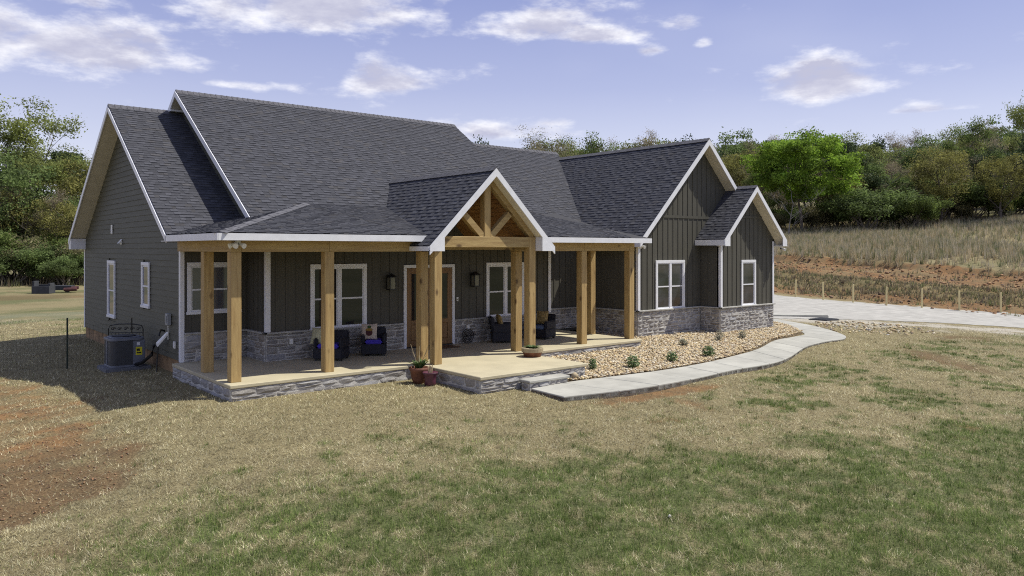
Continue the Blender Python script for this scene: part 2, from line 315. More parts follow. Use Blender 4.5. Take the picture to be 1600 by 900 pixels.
GREEN_EDGE = [(-9, -7.5), (-4.4, -6.4), (-3.05, -4.9), (-2.2, -4.5), (-1.4, -5.3), (-.2, -5.2), (1.3, -4.7), (2.6, -5.2), (3.4, -6.1), (4.6, -6.5), (5.2, -7.2), (7.2, -7.3), (7.6, -8.4), (12, -9.4), (20, -11)]
def masks(x, y):
    n1 = fbm(x*.9, y*.9, 21, 4); n2 = fbm(x*2.6, y*2.6, 31, 3); n3 = fbm(x*.22+3, y*.22, 41, 3); n4 = fbm(x*6, y*6, 61, 2)
    ge = np.interp(x, [p[0] for p in GREEN_EDGE], [p[1] for p in GREEN_EDGE])
    n5 = fbm(x*4.2+9, y*4.2, 63, 3); n6 = fbm(x*10, y*10, 65, 2)
    g = ss((ge-y)+(n1-.5)*5.0+(n2-.5)*3.4+(n5-.5)*1.6, -.5, 2.0)*.95
    mot = n1*.24+n2*.28+n5*.30+n6*.18
    dp = ss(ge-y, .6, 3.2); mot2 = mot*(1-dp*.75)+(n5*.45+n6*.55)*dp*.75
    g = g*(1-(.85-.12*dp)*ss(mot2, .465+.025*dp, .585+.03*dp))
    g = np.maximum(g, .55*ss(n2*.5+n5*.5, .60, .70)*ss(ge-y+2.8, 0, 1.8))
    # scattered green patches on the right of the lawn
    rt = ss(x, 6, 9)*(1-ss(x, 24, 28))*ss(-y, 3.6, 5.0)
    g = np.maximum(g, rt*ss(n1*.40+n2*.30+n5*.3, .51, .61)*.82)
    g = np.maximum(g, ss(y, 14, 20)*(1-ss(x, 16, 24))*ss(fbm(x*.12, y*.35, 77, 3)*.7+n1*.3, .42, .60)*.8)
    g = np.maximum(g, .42*ss(x, 20, 26)*ss(-y, 4, 6)*ss(n1, .4, .6))
    far = ss(x, 63, 66); g = np.maximum(g*(1-far), far*.55*ss(fbm(x*.15, y*.15, 55, 3), .35, .65))
    bank = ss(x, 44.5, 46)*(1-ss(x, 51.5, 54)); g = np.maximum(g, bank*ss(fbm(x*.5, y*.25, 91, 3)+.18*ss(x, 46.5, 49), .48, .62)*.55)
    # bare red clay: inside a hand-measured outline, ragged
    CL = [(-3.5, 6.8), (-2.35, 4.4), (-2.05, 1.8), (-2.15, -.4), (-2.45, -2.2), (-2.2, -3.5), (-2.6, -4.3), (-3.3, -4.6), (-4.1, -4.5), (-5.4, -4.4), (-7, 2), (-6, 7.5)]
    sd_ = segd(x, y, CL+CL[:1])*np.where(inpoly(x, y, CL), 1, -1)
    lowp = 1-ss(y, -2.2, -.6)
    d = ss(sd_*.95+(n1-.5)*1.5+(n2-.5)*1.3+(n5-.5)*.7, -.05, .75)*(.72+.24*lowp)*(lowp+(1-lowp)*(.55+.65*ss(fbm(x*.8+y*.5, y*2.4-x*.8, 88, 3), .40, .58)))
    dd = blob(x, y, -4.0, -5.6, .45, .5, .3)*.7
    dd = np.maximum(dd, blob(x, y, 7.6, -4.6, 2.2, .45, -.06)*1.35)
    dd = np.maximum(dd, blob(x, y, 7.2, -5.6, .35, 1.1, -.5)*.85)
    dd = np.maximum(dd, blob(x, y, 17.7, -6.5, .75, 3.2, -.68)*.95)
    dd = np.maximum(dd, blob(x, y, 24.0, -4.5, 2.4, 1.6, -.4)*.75)
    d = np.maximum(d, ss(dd+(n1-.5)*.8+(n2-.5)*.6+(n5-.5)*.4, .42, .95)*.9)
    d = np.maximum(d, ss(n1*.4+n2*.35+n5*.25, .66, .73)*.55*(1-ss(x, 25, 30)))
    o = np.clip(.18+.6*(1-lowp)*ss(-x, 1.5, 2.5)+.4*ss(x, 4, 6)*(1-ss(x, 12, 15)), 0, 1)
    clay = ss(x, 43.6, 45)*(1-ss(x, 63.2, 64.4))*ss(y, -30, -20); d = np.maximum(d, clay*(.62+.38*ss(fbm(x*.6, y*.3, 81, 3), .3, .55))*(1-.55*ss(x, 47, 48)*(1-ss(x, 51, 52)))); o = np.where(x > 40, .62, o)
    d = np.maximum(d, ss(y, 34, 38)*(1-ss(y, 46, 52))*(1-ss(x, 14, 20))*ss(fbm(x*.1, y*.3, 85, 3), .46, .6)*.6)
    # pale dust / limestone round the drive
    w = ss(2.6-segd(x, y, [(25, 2.4), (28, -1.5), (30, -4.2), (36, -9)])+(n1-.5)*5+(n2-.5)*2.5, -.8, 2.6)*ss(x, 23.0, 25)*.85
    w = np.maximum(w, inpoly(x, y, DRIVE)*1.0)
    w = np.maximum(w, ss(1.5-np.abs(y-26-(n3-.5)*6)+(n1-.5)*2, -1, 1)*(1-ss(x, 10, 16))*.16)
    return g, d*(1-w*.7), w, o

def make_ground():
    def lines(*segs):
        o = []
        for a, b, st in segs: o += list(np.arange(a, b-1e-6, st))
        return np.array(o+[segs[-1][1]])
    xs = lines((-900, -60, 40), (-60, -14, 2), (-14, -6, .4), (-6, 22, .15), (22, 66, .4), (66, 130, 1.5), (130, 1500, 40))
    ys = lines((-600, -20, 30), (-20, -14, .6), (-14, 5, .15), (5, 32, .4), (32, 100, 1.5), (100, 1500, 40))
    Xg, Yg = np.meshgrid(xs, ys, indexing='ij'); Zg = gz(Xg, Yg)
    nx, ny = len(xs), len(ys)
    g, d, w, o_ = masks(Xg, Yg)
    Zg = Zg - .035*d*ss(30-Xg, 0, 2)
    me = bpy.data.meshes.new('ground'); V = np.stack([Xg, Yg, Zg], -1).reshape(-1, 3)
    i = np.arange(nx-1)[:, None]*ny+np.arange(ny-1)[None, :]; F = np.stack([i, i+ny, i+ny+1, i+1], -1).reshape(-1, 4)
    me.vertices.add(len(V)); me.vertices.foreach_set('co', V.ravel())
    me.loops.add(F.size); me.loops.foreach_set('vertex_index', F.ravel().astype(np.int32)); me.polygons.add(len(F)); me.polygons.foreach_set('loop_start', np.arange(0, F.size, 4, dtype=np.int32))
    me.polygons.foreach_set('use_smooth', np.ones(len(F), bool)); me.update()
    ca = me.color_attributes.new('Mask', 'FLOAT_COLOR', 'POINT'); ca.data.foreach_set('color', np.stack([g, d, w, o_], -1).reshape(-1).astype(np.float32))
    m = bpy.data.materials.new('lawn_soil'); m.use_nodes = True; nt = m.node_tree; N = nt.nodes; L = nt.links; b = N['Principled BSDF']; b.inputs['Roughness'].default_value = .95; b.inputs['Specular IOR Level'].default_value = .15
    tc = N.new('ShaderNodeTexCoord'); P = tc.outputs['Object']; at_ = N.new('ShaderNodeAttribute'); at_.attribute_name = 'Mask'; sp = N.new('ShaderNodeSeparateColor'); L.new(at_.outputs['Color'], sp.inputs[0])
    def nz(sc, det=6, str_=None):
        v = P
        if str_: mp = N.new('ShaderNodeMapping'); mp.inputs['Scale'].default_value = str_; L.new(P, mp.inputs[0]); v = mp.outputs[0]
        n = N.new('ShaderNodeTexNoise'); n.inputs['Scale'].default_value = sc; n.inputs['Detail'].default_value = det; n.inputs['Roughness'].default_value = .68; L.new(v, n.inputs['Vector']); return n.outputs[0]
    def rng(v, a, b_): r = N.new('ShaderNodeMapRange'); r.inputs['From Min'].default_value = a; r.inputs['From Max'].default_value = b_; L.new(v, r.inputs['Value']); return r.outputs[0]
    def mix(f, a, b_):
        x = N.new('ShaderNodeMix'); x.data_type = 'RGBA'; L.new(f, x.inputs['Factor'])
        for s_, v in (('A', a), ('B', b_)):
            if isinstance(v, tuple): x.inputs[s_].default_value = (*v, 1)
            else: L.new(v, x.inputs[s_])
        return x.outputs['Result']
    fine = rng(nz(28, 8), .35, .68); mid = rng(nz(3.2, 6), .35, .65); big2 = rng(nz(.9, 5), .50, .74)
    straw = mix(mid, mix(fine, (.11, .088, .046), (.36, .31, .17)), mix(fine, (.15, .12, .064), (.33, .28, .155)))
    green = mix(fine, (.045, .055, .022), (.17, .185, .078)); 
    clay = mix(mid, mix(fine, (.075, .052, .027), (.205, .148, .080)), mix(fine, (.065, .047, .027), (.175, .128, .074)))
    om = N.new('ShaderNodeMath'); om.operation = 'MULTIPLY'; L.new(at_.outputs['Alpha'], om.inputs[0]); L.new(rng(nz(2.2, 5), .32, .6), om.inputs[1])
    clay2 = mix(om.outputs[0], clay, mix(fine, (.20, .092, .036), (.41, .215, .09)))
    dust = mix(mid, mix(fine, (.30, .26, .20), (.52, .48, .41)), mix(fine, (.36, .33, .28), (.58, .56, .51)))
    c = mix(sp.outputs[0], straw, green)
    c = mix(sp.outputs[1], c, clay2); c = mix(sp.outputs[2], c, dust)
    L.new(c, b.inputs['Base Color'])
    bp = N.new('ShaderNodeBump'); bp.inputs['Strength'].default_value = .9; bp.inputs['Distance'].default_value = .04; L.new(nz(22, 8), bp.inputs['Height']); L.new(bp.outputs[0], b.inputs['Normal'])
    o = link('ground', me, m); tag(o, kind='structure')
make_ground()

# ------------------------------------------------------------------ driveway sheet
def make_drive():
    st = .3; xs = np.arange(21, 49, st); ys = np.arange(-17, 47, st); v = []; f = []; idx = {}
    Xc, Yc = np.meshgrid(xs, ys, indexing='ij')
    jit = (fbm(Xc*1.1, Yc*1.1, 15, 3)-.5)*1.8
    ins = inpoly(Xc+st/2+jit, Yc+st/2-jit, DRIVE)
    def vi(i, j):
        if (i, j) not in idx:
            x = 21+i*st; y = -17+j*st; idx[(i, j)] = len(v); v.append((x, y, gzf(x, y)+.012))
        return idx[(i, j)]
    for i in range(len(xs)):
        for j in range(len(ys)):
            if ins[i, j]: f.append((vi(i, j), vi(i+1, j), vi(i+1, j+1), vi(i, j+1)))
    me = bpy.data.meshes.new('driveway'); me.from_pydata(v, [], f); me.update()
    m = mat('crushed_limestone', (.385, .37, .335), .95, .13, 1.6, .6, 30, det=14)
    o = link('driveway', me, m); tag(o, kind='structure')
make_drive()

# ------------------------------------------------------------------ stone pieces
def stone_variants():
    out = []
    for k in range(8):
        r = random.Random(100+k); n = 4; v = []; f = []
        for j in range(n):
            for i in range(n):
                x = i/(n-1); z = j/(n-1); edge = i in (0, n-1) or j in (0, n-1)
                y = .30+r.uniform(-.12, .12) if edge else -.0+r.uniform(-.35, .30)
                if edge: x += r.uniform(-.02, .02) if i in (0, n-1) else r.uniform(-.06, .06); z += r.uniform(-.03, .03)
                v.append((x, y, z))
        for j in range(n-1):
            for i in range(n-1): f.append((j*n+i, j*n+i+1, (j+1)*n+i+1, (j+1)*n+i))
        c = [0, n-1, n*n-1, n*(n-1)]; ring = [i for i in range(n)]+[j*n+n-1 for j in range(1, n)]+[(n-1)*n+i for i in range(n-2, -1, -1)]+[j*n for j in range(n-2, 0, -1)]
        b = len(v)
        for q in ring: v.append((v[q][0], 1.0, v[q][2]))
        for i in range(len(ring)): f.append((ring[(i+1) % len(ring)], ring[i], b+i, b+(i+1) % len(ring)))
        me = bpy.data.meshes.new('stone'); me.from_pydata(v, [], f); me.update(); me.materials.append(M_stone); out.append(me)
    return out
STONES = stone_variants()
def ashlar(width, height, seed, row=.15, wmin=.2, wmax=.52):
    r = random.Random(seed); cells = []; z = 0; rows = max(1, round(height/row)); 
    hs = [r.uniform(.75, 1.25) for _ in range(rows)]; k = height/sum(hs); hs = [h*k for h in hs]
    for h in hs:
        x = 0
        while x < width-1e-6:
            w = min(r.uniform(wmin, wmax), width-x)
            if width-x-w < .1: w = width-x
            if r.random() < .38 and h > .1:
                s = r.uniform(.4, .6); cells.append((x, z, w, h*s))
                if r.random() < .4 and w > .32: t = r.uniform(.4, .6)*w; cells += [(x, z+h*s, t, h*(1-s)), (x+t, z+h*s, w-t, h*(1-s))]
                else: cells.append((x, z+h*s, w, h*(1-s)))
            else: cells.append((x, z, w, h))
            x += w
        z += h
    return cells
def stone_band(parent, p0, p1, z0, z1, seed, joined=False, row=.15, depth=.055, wmin=.2, wmax=.52, holes=()):
    "stone facing from p0 to p1 (plan), outward normal on the right of the direction p0->p1"
    p0 = Vector((*p0, 0)); p1 = Vector((*p1, 0)); d = p1-p0; Ln = d.length; d.normalize(); ang = math.atan2(d.y, d.x)
    g = .015; R_ = random.Random(seed+5); mv = []; mf = []; mc = []
    nm = Vector((d.y, -d.x, 0)); runs = [(0, Ln)]
    for a_, b_ in holes: runs = [(0, a_), (b_, Ln)]
    for a_, b_ in runs:
        q0 = p0+d*a_; q1 = p0+d*b_; MB().prism([(q0.x, q0.y, z0), (q1.x, q1.y, z0), (q1.x, q1.y, z1-.002), (q0.x, q0.y, z1-.002)], nm*(depth*.42)).build('mortar', M_mortar, parent)
    for x, z, w, h in ashlar(Ln, z1-z0, seed, row, wmin, wmax):
        if any(x+w > a and x < b for a, b in holes):
            # trim against openings
            ok = False
            for a, b in holes:
                if x < a and x+w > a: w = a-x; ok = w > .06
                elif x < b and x+w > b: w = x+w-b; x = b; ok = w > .06
            if not ok: continue
        me = STONES[R_.randrange(8)]; sw, sh = w-g, h-g; dp = depth+R_.uniform(-.012, .012)
        loc = p0+d*(x+g/2)+Vector((0, 0, z0+z+g/2))
        nrm = Vector((d.y, -d.x, 0))
        if not joined:
            o = bpy.data.objects.new('stone', me); COL.objects.link(o); o.parent = parent
            o.location = loc+nrm*dp*.75; o.rotation_euler = (0, 0, ang); o.scale = (sw, dp, sh)
        else:
            Mx = Matrix.Translation(loc+nrm*dp*.75) @ Matrix.Rotation(ang, 4, 'Z') @ Matrix.Diagonal((sw, dp, sh, 1)); b = len(mv); c = R_.choice([(.33, .315, .295), (.40, .37, .335), (.25, .235, .225), (.46, .44, .41), (.31, .275, .235), (.37, .365, .37)])
            mv += [tuple(Mx @ v.co) for v in me.vertices]; mf += [tuple(b+i for i in p.vertices) for p in me.polygons]; mc += [(*c, 1)]*len(me.vertices)
    if joined:
        me = bpy.data.meshes.new('stone_veneer'); me.from_pydata(mv, [], mf); me.update(); ca = me.color_attributes.new('Col', 'FLOAT_COLOR', 'POINT'); ca.data.foreach_set('color', np.array(mc, np.float32).ravel())
        o = link('stone_veneer', me, M_stone2, parent); o['kind'] = 'stuff'

# ------------------------------------------------------------------ porch platform, step, walkway
def make_platform():
    t = empty('porch_platform', (0, 0, 0)); tag(t, 'raised concrete porch floor edged in grey ledge stone with projecting landing', 'porch')
    core = MB().box(-.17, 11.93, -.14, 3.6, -.5, -.075).box(4.22, 7.27, -2.48, -.16, -.5, -.075); core.build('core', M_mortar, t)
    # two pours of concrete with a saw joint
    MB().box(-.21, 4.16, -.19, 3.62, -.075, 0).build('floor_slab', M_conc, t, bevel=.012)
    MB().box(4.17, 7.32, -2.53, 3.62, -.075, .0).build('floor_slab', M_conc, t, bevel=.012)
    MB().box(7.33, 11.98, -.19, 3.62, -.075, 0).build('floor_slab', M_conc, t, bevel=.012)
    zb = -.40
    stone_band(t, (-.17, 3.6), (-.17, -.14), zb, -.08, 1, row=.15, wmin=.22, wmax=.6)
    stone_band(t, (-.17, -.14), (4.2, -.14), zb, -.08, 2, row=.15, wmin=.2, wmax=.6)
    stone_band(t, (4.22, -.15), (4.22, -2.48), zb-.05, -.08, 3, row=.15, wmin=.22, wmax=.6)
    stone_band(t, (4.22, -2.48), (7.27, -2.48), zb-.1, -.08, 4, row=.15, wmin=.22, wmax=.6)
    stone_band(t, (7.33, -.14), (11.93, -.14), -.26, -.08, 6, row=.17, wmin=.3, wmax=.7)
    stone_band(t, (11.93, -.14), (11.93, 2.5), -.26, -.08, 8, row=.17, wmin=.3, wmax=.7)
    s = empty('entry_step', (5.82, -2.7, -.35)); tag(s, 'low stone faced entry step with smooth concrete tread', 'step')
    MB().box(-.55, .55, -.13, .1, -.15, .145).build('core', M_mortar, s)
    MB().box(-.60, .60, -.19, .17, .145, .205).build('tread', M_walk, s, bevel=.012)
    for o in range(1): pass
    stone_band(s, (-.55, .1), (-.55, -.13), -.12, .14, 12, row=.13, wmin=.2, wmax=.4)
    stone_band(s, (-.55, -.13), (.55, -.13), -.08, .14, 13, row=.15, wmin=.14, wmax=.32)
    stone_band(s, (.55, -.13), (.55, .1), -.08, .14, 14, row=.15, wmin=.14, wmax=.32)
make_platform()
def catmull(P, n):
    P = [Vector(p) for p in P]; Q = [P[0]*2-P[1]]+P+[P[-1]*2-P[-2]]; out = []
    for i in range(1, len(Q)-2):
        for k in range(n):
            t = k/n; a, b, c, d = Q[i-1], Q[i], Q[i+1], Q[i+2]
            out.append(.5*((2*b)+(c-a)*t+(2*a-5*b+4*c-d)*t*t+(3*b-a-3*c+d)*t**3))
    return out+[P[-1]]
def make_walk():
    t = empty('walkway', (5.2, -3.5, -.3)); tag(t, kind='structure')
    a = catmull(WALK_N, 8); b = catmull(WALK_F, 8); n = len(a); 
    # panels about 1.2 m long
    acc = 0; start = 0; cuts = [0]
    for i in range(1, n):
        acc += ((a[i]-a[i-1]).length+(b[i]-b[i-1]).length)/2
        if acc > 1.15: cuts.append(i); acc = 0
    if cuts[-1] != n-1: cuts.append(n-1)
    off = Vector((5.2, -3.5))
    for c0, c1 in zip(cuts[:-1], cuts[1:]):
        mb = MB(); top = []; g = .006
        A = [a[i].copy() for i in range(c0, c1+1)]; B = [b[i].copy() for i in range(c0, c1+1)]
        for Q in (A, B):
            Q[0] += (Q[1]-Q[0]).normalized()*g; Q[-1] -= (Q[-1]-Q[-2]).normalized()*g
        poly = [(p.x-off.x, p.y-off.y, -.11) for p in A]+[(p.x-off.x, p.y-off.y, -.11) for p in reversed(B)]
        mb.prism(poly, (0, 0, .11+R.uniform(-.003, .003))); mb.build('concrete_panel', M_walk, t, bevel=.008)
    m = MB(); m.prism([(p.x-off.x, p.y-off.y, -.2) for p in a]+[(p.x-off.x, p.y-off.y, -.2) for p in reversed(b)], (0, 0, .17)); m.build('footing', mat('footing', (.16, .13, .10), .95, .3, 5), t)
make_walk()

# ------------------------------------------------------------------ gravel bed
def rocks(name, poly, n, zfun, rmin, rmax, seed, pal, base=True, weights=None):
    r = np.random.default_rng(seed); xs = [p[0] for p in poly]; ys = [p[1] for p in poly]; P = np.zeros((0, 2))
    while len(P) < n:
        q = np.stack([r.uniform(min(xs), max(xs), n*2), r.uniform(min(ys), max(ys), n*2)], 1); q = q[inpoly(q[:, 0], q[:, 1], poly)]; P = np.concatenate([P, q])
    P = P[:n]; bm = bmesh.new(); bmesh.ops.create_icosphere(bm, subdivisions=1, radius=1); bv = np.array([v.co[:] for v in bm.verts]); bf = np.array([[v.index for v in f.verts] for f in bm.faces]); bm.free()
    s = r.uniform(rmin, rmax, n)*r.uniform(.8, 1.25, n); sc = np.stack([s*r.uniform(.8, 1.3, n), s*r.uniform(.8, 1.2, n), s*r.uniform(.5, .8, n)], 1)
    an = r.uniform(0, 6.28, n); c, sn = np.cos(an), np.sin(an)
    V = bv[None]*sc[:, None]*(1+r.uniform(-.22, .22, (n, len(bv), 1)))
    V = np.stack([V[..., 0]*c[:, None]-V[..., 1]*sn[:, None], V[..., 0]*sn[:, None]+V[..., 1]*c[:, None], V[..., 2]], -1)
    z = zfun(P[:, 0], P[:, 1])+r.uniform(-.2, 1.0, n)*s*.7
    V += np.stack([P[:, 0], P[:, 1], z], 1)[:, None]
    F = (bf[None]+(np.arange(n)*len(bv))[:, None, None]).reshape(-1, 3)
    pal = np.array(pal); col = pal[r.integers(0, len(pal), n)]*r.uniform(.75, 1.2, (n, 1)); col = np.repeat(np.concatenate([col, np.ones((n, 1))], 1)[:, None], len(bv), 1)
    me = bpy.data.meshes.new(name); V = V.reshape(-1, 3)
    me.vertices.add(len(V)); me.vertices.foreach_set('co', V.ravel()); me.loops.add(F.size); me.loops.foreach_set('vertex_index', F.ravel().astype(np.int32)); me.polygons.add(len(F)); me.polygons.foreach_set('loop_start', np.arange(0, F.size, 3, dtype=np.int32)); me.update()
    me.polygons.foreach_set('use_smooth', np.ones(len(F), bool))
    ca = me.color_attributes.new('Col', 'FLOAT_COLOR', 'POINT'); ca.data.foreach_set('color', col.reshape(-1).astype(np.float32))
    return link(name, me, M_rock)
TAN = [(.56, .43, .24), (.62, .50, .30), (.45, .32, .17), (.66, .58, .42), (.46, .36, .24), (.60, .47, .25), (.42, .32, .20), (.70, .62, .48)]
def bedz(x, y): return np.interp(y+.25*np.clip(16.5-x, -3, 9)*0, [-4.3, -2.5, -.3, 1.2], [-.31, -.29, -.20, -.165])
o = MB().prism([(x, y, -.5) for x, y in BED], (0, 0, .27)).build('planting_bed', mat('bed_soil', (.22, .16, .09), .95, .3, 8)); tag(o, kind='structure')
# the soil follows the bed's fall
for v in o.data.vertices:
    if v.co.z > -.4: v.co.z = float(bedz(v.co.x, v.co.y))-.03
o = rocks('river_gravel', BED, 23000, bedz, .018, .038, 5, TAN); tag(o, 'tan river gravel filling the bed between porch and walkway', 'gravel', kind='stuff')
SPILL = [(21.2, -1.4), (22.8, .4), (24.6, 1.4), (26.6, .6), (26.8, -1.2), (24.6, -3.6), (22.6, -3.2)]
o = rocks('spilled_gravel', SPILL, 420, lambda x, y: gz(x, y)+.0, .02, .06, 9, TAN+[(.3, .27, .22), (.5, .48, .44)]); tag(o, 'tan rocks spilled across the dirt beyond the walkway bend', 'gravel', kind='stuff')

# ------------------------------------------------------------------ the house
HOUSE = empty('house', (0, 0, 0)); tag(HOUSE, 'single storey farmhouse with dark olive siding, charcoal shingle roof, cedar post porch', 'house')
def zL(y): return 6.755-.667*abs(8.8-y)
def zH(y): return 7.28-.667*abs(8.2-y)
def zW(x): return 6.46-.985*abs(16.58-x)
def zB(x): return 4.87-.985*abs(18.23-x)
def zPt(x): return 4.64-.985*abs(6.02-x)
def zP(y): return 3.0+.25*(y+.24)
ZST = .65

def wall(poly, d, name='wall', m=None): return MB().prism(poly, d).build(name, m or M_bb, HOUSE)
def battens(parent, axis, c, a0, a1, z0f, z1f, sgn, sp=.262, skip=()):
    "axis 'x': wall in plane y=c running along x. skip: openings (a0,a1,z0,z1)"
    a = a0+.13; t = .017; hw = .021
    while a < a1-.05:
        segs = [(z0f, z1f(a) if callable(z1f) else z1f)]
        for (b0, b1, q0, q1) in skip:
            if b0-.03 < a < b1+.03:
                ns = []
                for s0, s1 in segs:
                    if q0 > s0: ns.append((s0, min(q0, s1)))
                    if q1 < s1: ns.append((max(q1, s0), s1))
                segs = ns
        for s0, s1 in segs:
            if s1-s0 < .08: continue
            key = 1
            if axis == 'x': MB().box(a-hw, a+hw, c, c+sgn*t, s0, s1).build('batten', M_bb, parent)
            else: MB().box(c, c+sgn*t, a-hw, a+hw, s0, s1).build('batten', M_bb, parent)
        a += sp
def sill_cap(parent, x0, x1, y0, y1, z=ZST): MB().box(x0, x1, y0, y1, z, z+.045).build('stone_ledge', M_cap, parent, bevel=.008)

# -- left gable wall with lap boards
GW = wall([(.03, 3.67, .02), (.03, 14.28, .02), (.03, 14.28, zL(14.28)-.12), (.03, 8.8, zL(8.8)-.14), (.03, 3.67, zL(3.67)-.12)], (.1, 0, 0), 'gable_wall', M_lap)
MB().box(.03, .15, 3.66, 14.28, -.5, .03).build('foundation', M_found, HOUSE)
LWIN = [(9.9, 10.84, .60, 2.33), (6.2, 6.95, 1.12, 2.33)]
z = .03; ex = .148
while z < zL(8.8)-.3:
    zt = z+ex+.02
    lim = lambda zz: (8.8-(zL(8.8)-.13-zz)/.667, 8.8+(zL(8.8)-.13-zz)/.667)
    ya, yb = lim(z+.0); yc, yd = lim(zt); ya, yb, yc, yd = max(ya, 3.72), min(yb, 14.24), max(yc, 3.72), min(yd, 14.24)
    if yd-yc < .15: break
    segs = [(ya, yb, yc, yd)]
    for (w0, w1, q0, q1) in LWIN:
        if zt > q0+.03 and z < q1-.03:
            ns = []
            for s in segs:
                if s[0] < w0 and s[1] > w1: ns += [(s[0], w0+.03, s[2], w0+.03), (w1-.03, s[1], w1-.03, s[3])]
                else: ns.append(s)
            segs = ns
    ns = []
    for s in segs:
        q = R.uniform(.15, .85); yj = s[0]+(s[1]-s[0])*q
        if s[1]-s[0] > 2.2 and s[2] < yj-.2 and s[3] > yj+.2: ns += [(s[0], yj-.002, s[2], yj-.002), (yj+.002, s[1], yj+.002, s[3])]
        else: ns.append(s)
    for s in ns:
        x0, x1 = -.002-.012, .024
        v = [(x0, s[0], z), (x0, s[1], z), (.004, s[3], zt), (.004, s[2], zt), (x1, s[0], z), (x1, s[1], z), (x1, s[3], zt), (x1, s[2], zt)]
        MB().add(v, [(0, 3, 2, 1), (4, 5, 6, 7), (0, 1, 5, 4), (1, 2, 6, 5), (2, 3, 7, 6), (3, 0, 4, 7)]).build('lap_board', M_lap, GW)
    z += ex
# corner trims
def trim(x0, x1, y0, y1, z0, z1): return MB().box(x0, x1, y0, y1, z0, z1).build('corner_trim', M_white, HOUSE, bevel=.004)
trim(-.022, .0, 3.64, 3.735, .0, 2.96); trim(-.022, .075, 3.615, 3.64, .0, 2.9)
trim(-.022, .0, 14.2, 14.32, .0, 3.05)

# -- porch walls
wl = wall([(0, 3.65, -.1), (1.62, 3.65, -.1), (1.62, 3.65, 2.92), (0, 3.65, 2.92)], (0, .12, 0)); wl['label'] = 'recessed porch wall left of the entry'
battens(wl, 'x', 3.65, .08, 1.58, ZST, 2.9, -1, skip=[(.14, 1.42, 1.1, 2.36)])
stone_band(wl, (.08, 3.645), (1.58, 3.645), 0, ZST, 31, joined=True); sill_cap(wl, .08, 1.59, 3.57, 3.66)
ws = wall([(1.6, 2.51, -.1), (1.6, 3.64, -.1), (1.6, 3.64, 3.3), (1.6, 2.51, 3.3)], (.12, 0, 0))
battens(ws, 'y', 1.6, 2.6, 3.6, ZST, 2.9, -1)
stone_band(ws, (1.595, 3.6), (1.595, 2.5), 0, ZST, 32, joined=True); sill_cap(ws, 1.515, 1.61, 2.42, 3.565)
wc = wall([(1.6, 2.5, -.1), (10.72, 2.5, -.1), (10.72, 2.5, 3.4), (6.9, 2.5, 3.4), (6.02, 2.5, 4.42), (5.14, 2.5, 3.4), (1.6, 2.5, 3.4)], (0, .12, 0)); wc['label'] = 'central porch wall with vertical boards over stone'
CW = [(2.72, 4.28, .64, 2.30), (8.2, 9.65, .64, 2.28)]; DOOR = (5.395, 7.06, 0, 2.25)
battens(wc, 'x', 2.5, 1.72, 10.62, ZST, lambda a: max(2.9, zPt(a)-.25) if 4.5 < a < 7.5 else 2.9, -1, skip=CW+[DOOR])
stone_band(wc, (1.6, 2.495), (10.72, 2.495), 0, ZST, 33, holes=[(DOOR[0]-1.6, DOOR[1]-1.6)], row=.16, wmin=.22, wmax=.6)
sill_cap(wc, 1.515, 5.39, 2.42, 2.505); sill_cap(wc, 7.065, 10.8, 2.42, 2.505)
wr = wall([(10.6, 2.62, -.1), (10.6, 3.64, -.1), (10.6, 3.64, 3.3), (10.6, 2.62, 3.3)], (.12, 0, 0))
stone_band(wr, (10.72, 2.5), (10.72, 3.6), 0, ZST, 34, joined=True)
wrr = wall([(10.72, 3.65, -.1), (13.35, 3.65, -.1), (13.35, 3.65, 3.05), (10.72, 3.65, 3.05)], (0, .12, 0)); wrr['label'] = 'recessed porch wall right of the entry'
battens(wrr, 'x', 3.65, 10.8, 13.3, ZST, 2.95, -1); stone_band(wrr, (10.75, 3.645), (13.33, 3.645), 0, ZST, 35, joined=True); sill_cap(wrr, 10.78, 13.27, 3.57, 3.66)
# white corner boards
trim(1.578, 1.6, 2.478, 2.56, ZST+.045, 2.9); trim(1.578, 1.70, 2.456, 2.478, ZST+.045, 2.9)
trim(10.63, 10.742, 2.456, 2.478, ZST+.045, 2.9)
# -- wing
wwl = wall([(13.35, 1.21, -.4), (13.35, 3.64, -.4), (13.35, 3.64, 3.1), (13.35, 1.21, 3.1)], (.12, 0, 0)); wwl['label'] = 'side wall of the front wing beside the porch'
battens(wwl, 'y', 13.35, 1.3, 3.6, ZST, 3.0, -1); stone_band(wwl, (13.345, 3.6), (13.345, 1.2), -.2, ZST, 36, joined=True); sill_cap(wwl, 13.265, 13.36, 1.115, 3.565)
wg = wall([(13.35, 1.2, -.4), (19.82, 1.2, -.4), (19.82, 1.2, zW(19.82)-.2), (16.58, 1.2, zW(16.58)-.2), (13.35, 1.2, zW(13.35)-.2)], (0, .12, 0)); wg['label'] = 'front gable wall of the wing with wide window'
WW = [(14.22, 15.73, .64, 2.3)]
def topW(a): return zW(a)-.24
def topB(a): return zB(a)-.24
battens(wg, 'x', 1.2, 13.45, 19.7, ZST, lambda a: min(topW(a), 3.72), -1, skip=WW+[(16.55, 18.2, 0, 3.2)])
battens(wg, 'x', 1.2, 13.45, 19.7, 3.81, topW, -1)
MB().box(14.0, 19.2, 1.175, 1.2, 3.72, 3.81).build('belt_board', M_bb, wg)
stone_band(wg, (13.35, 1.195), (16.6, 1.195), -.24, ZST, 37, row=.135, wmin=.18, wmax=.42); sill_cap(wg, 13.265, 16.56, 1.115, 1.205)
trim(13.328, 13.35, 1.178, 1.26, ZST+.045, 3.05); trim(13.328, 13.44, 1.156, 1.178, ZST+.045, 3.12)
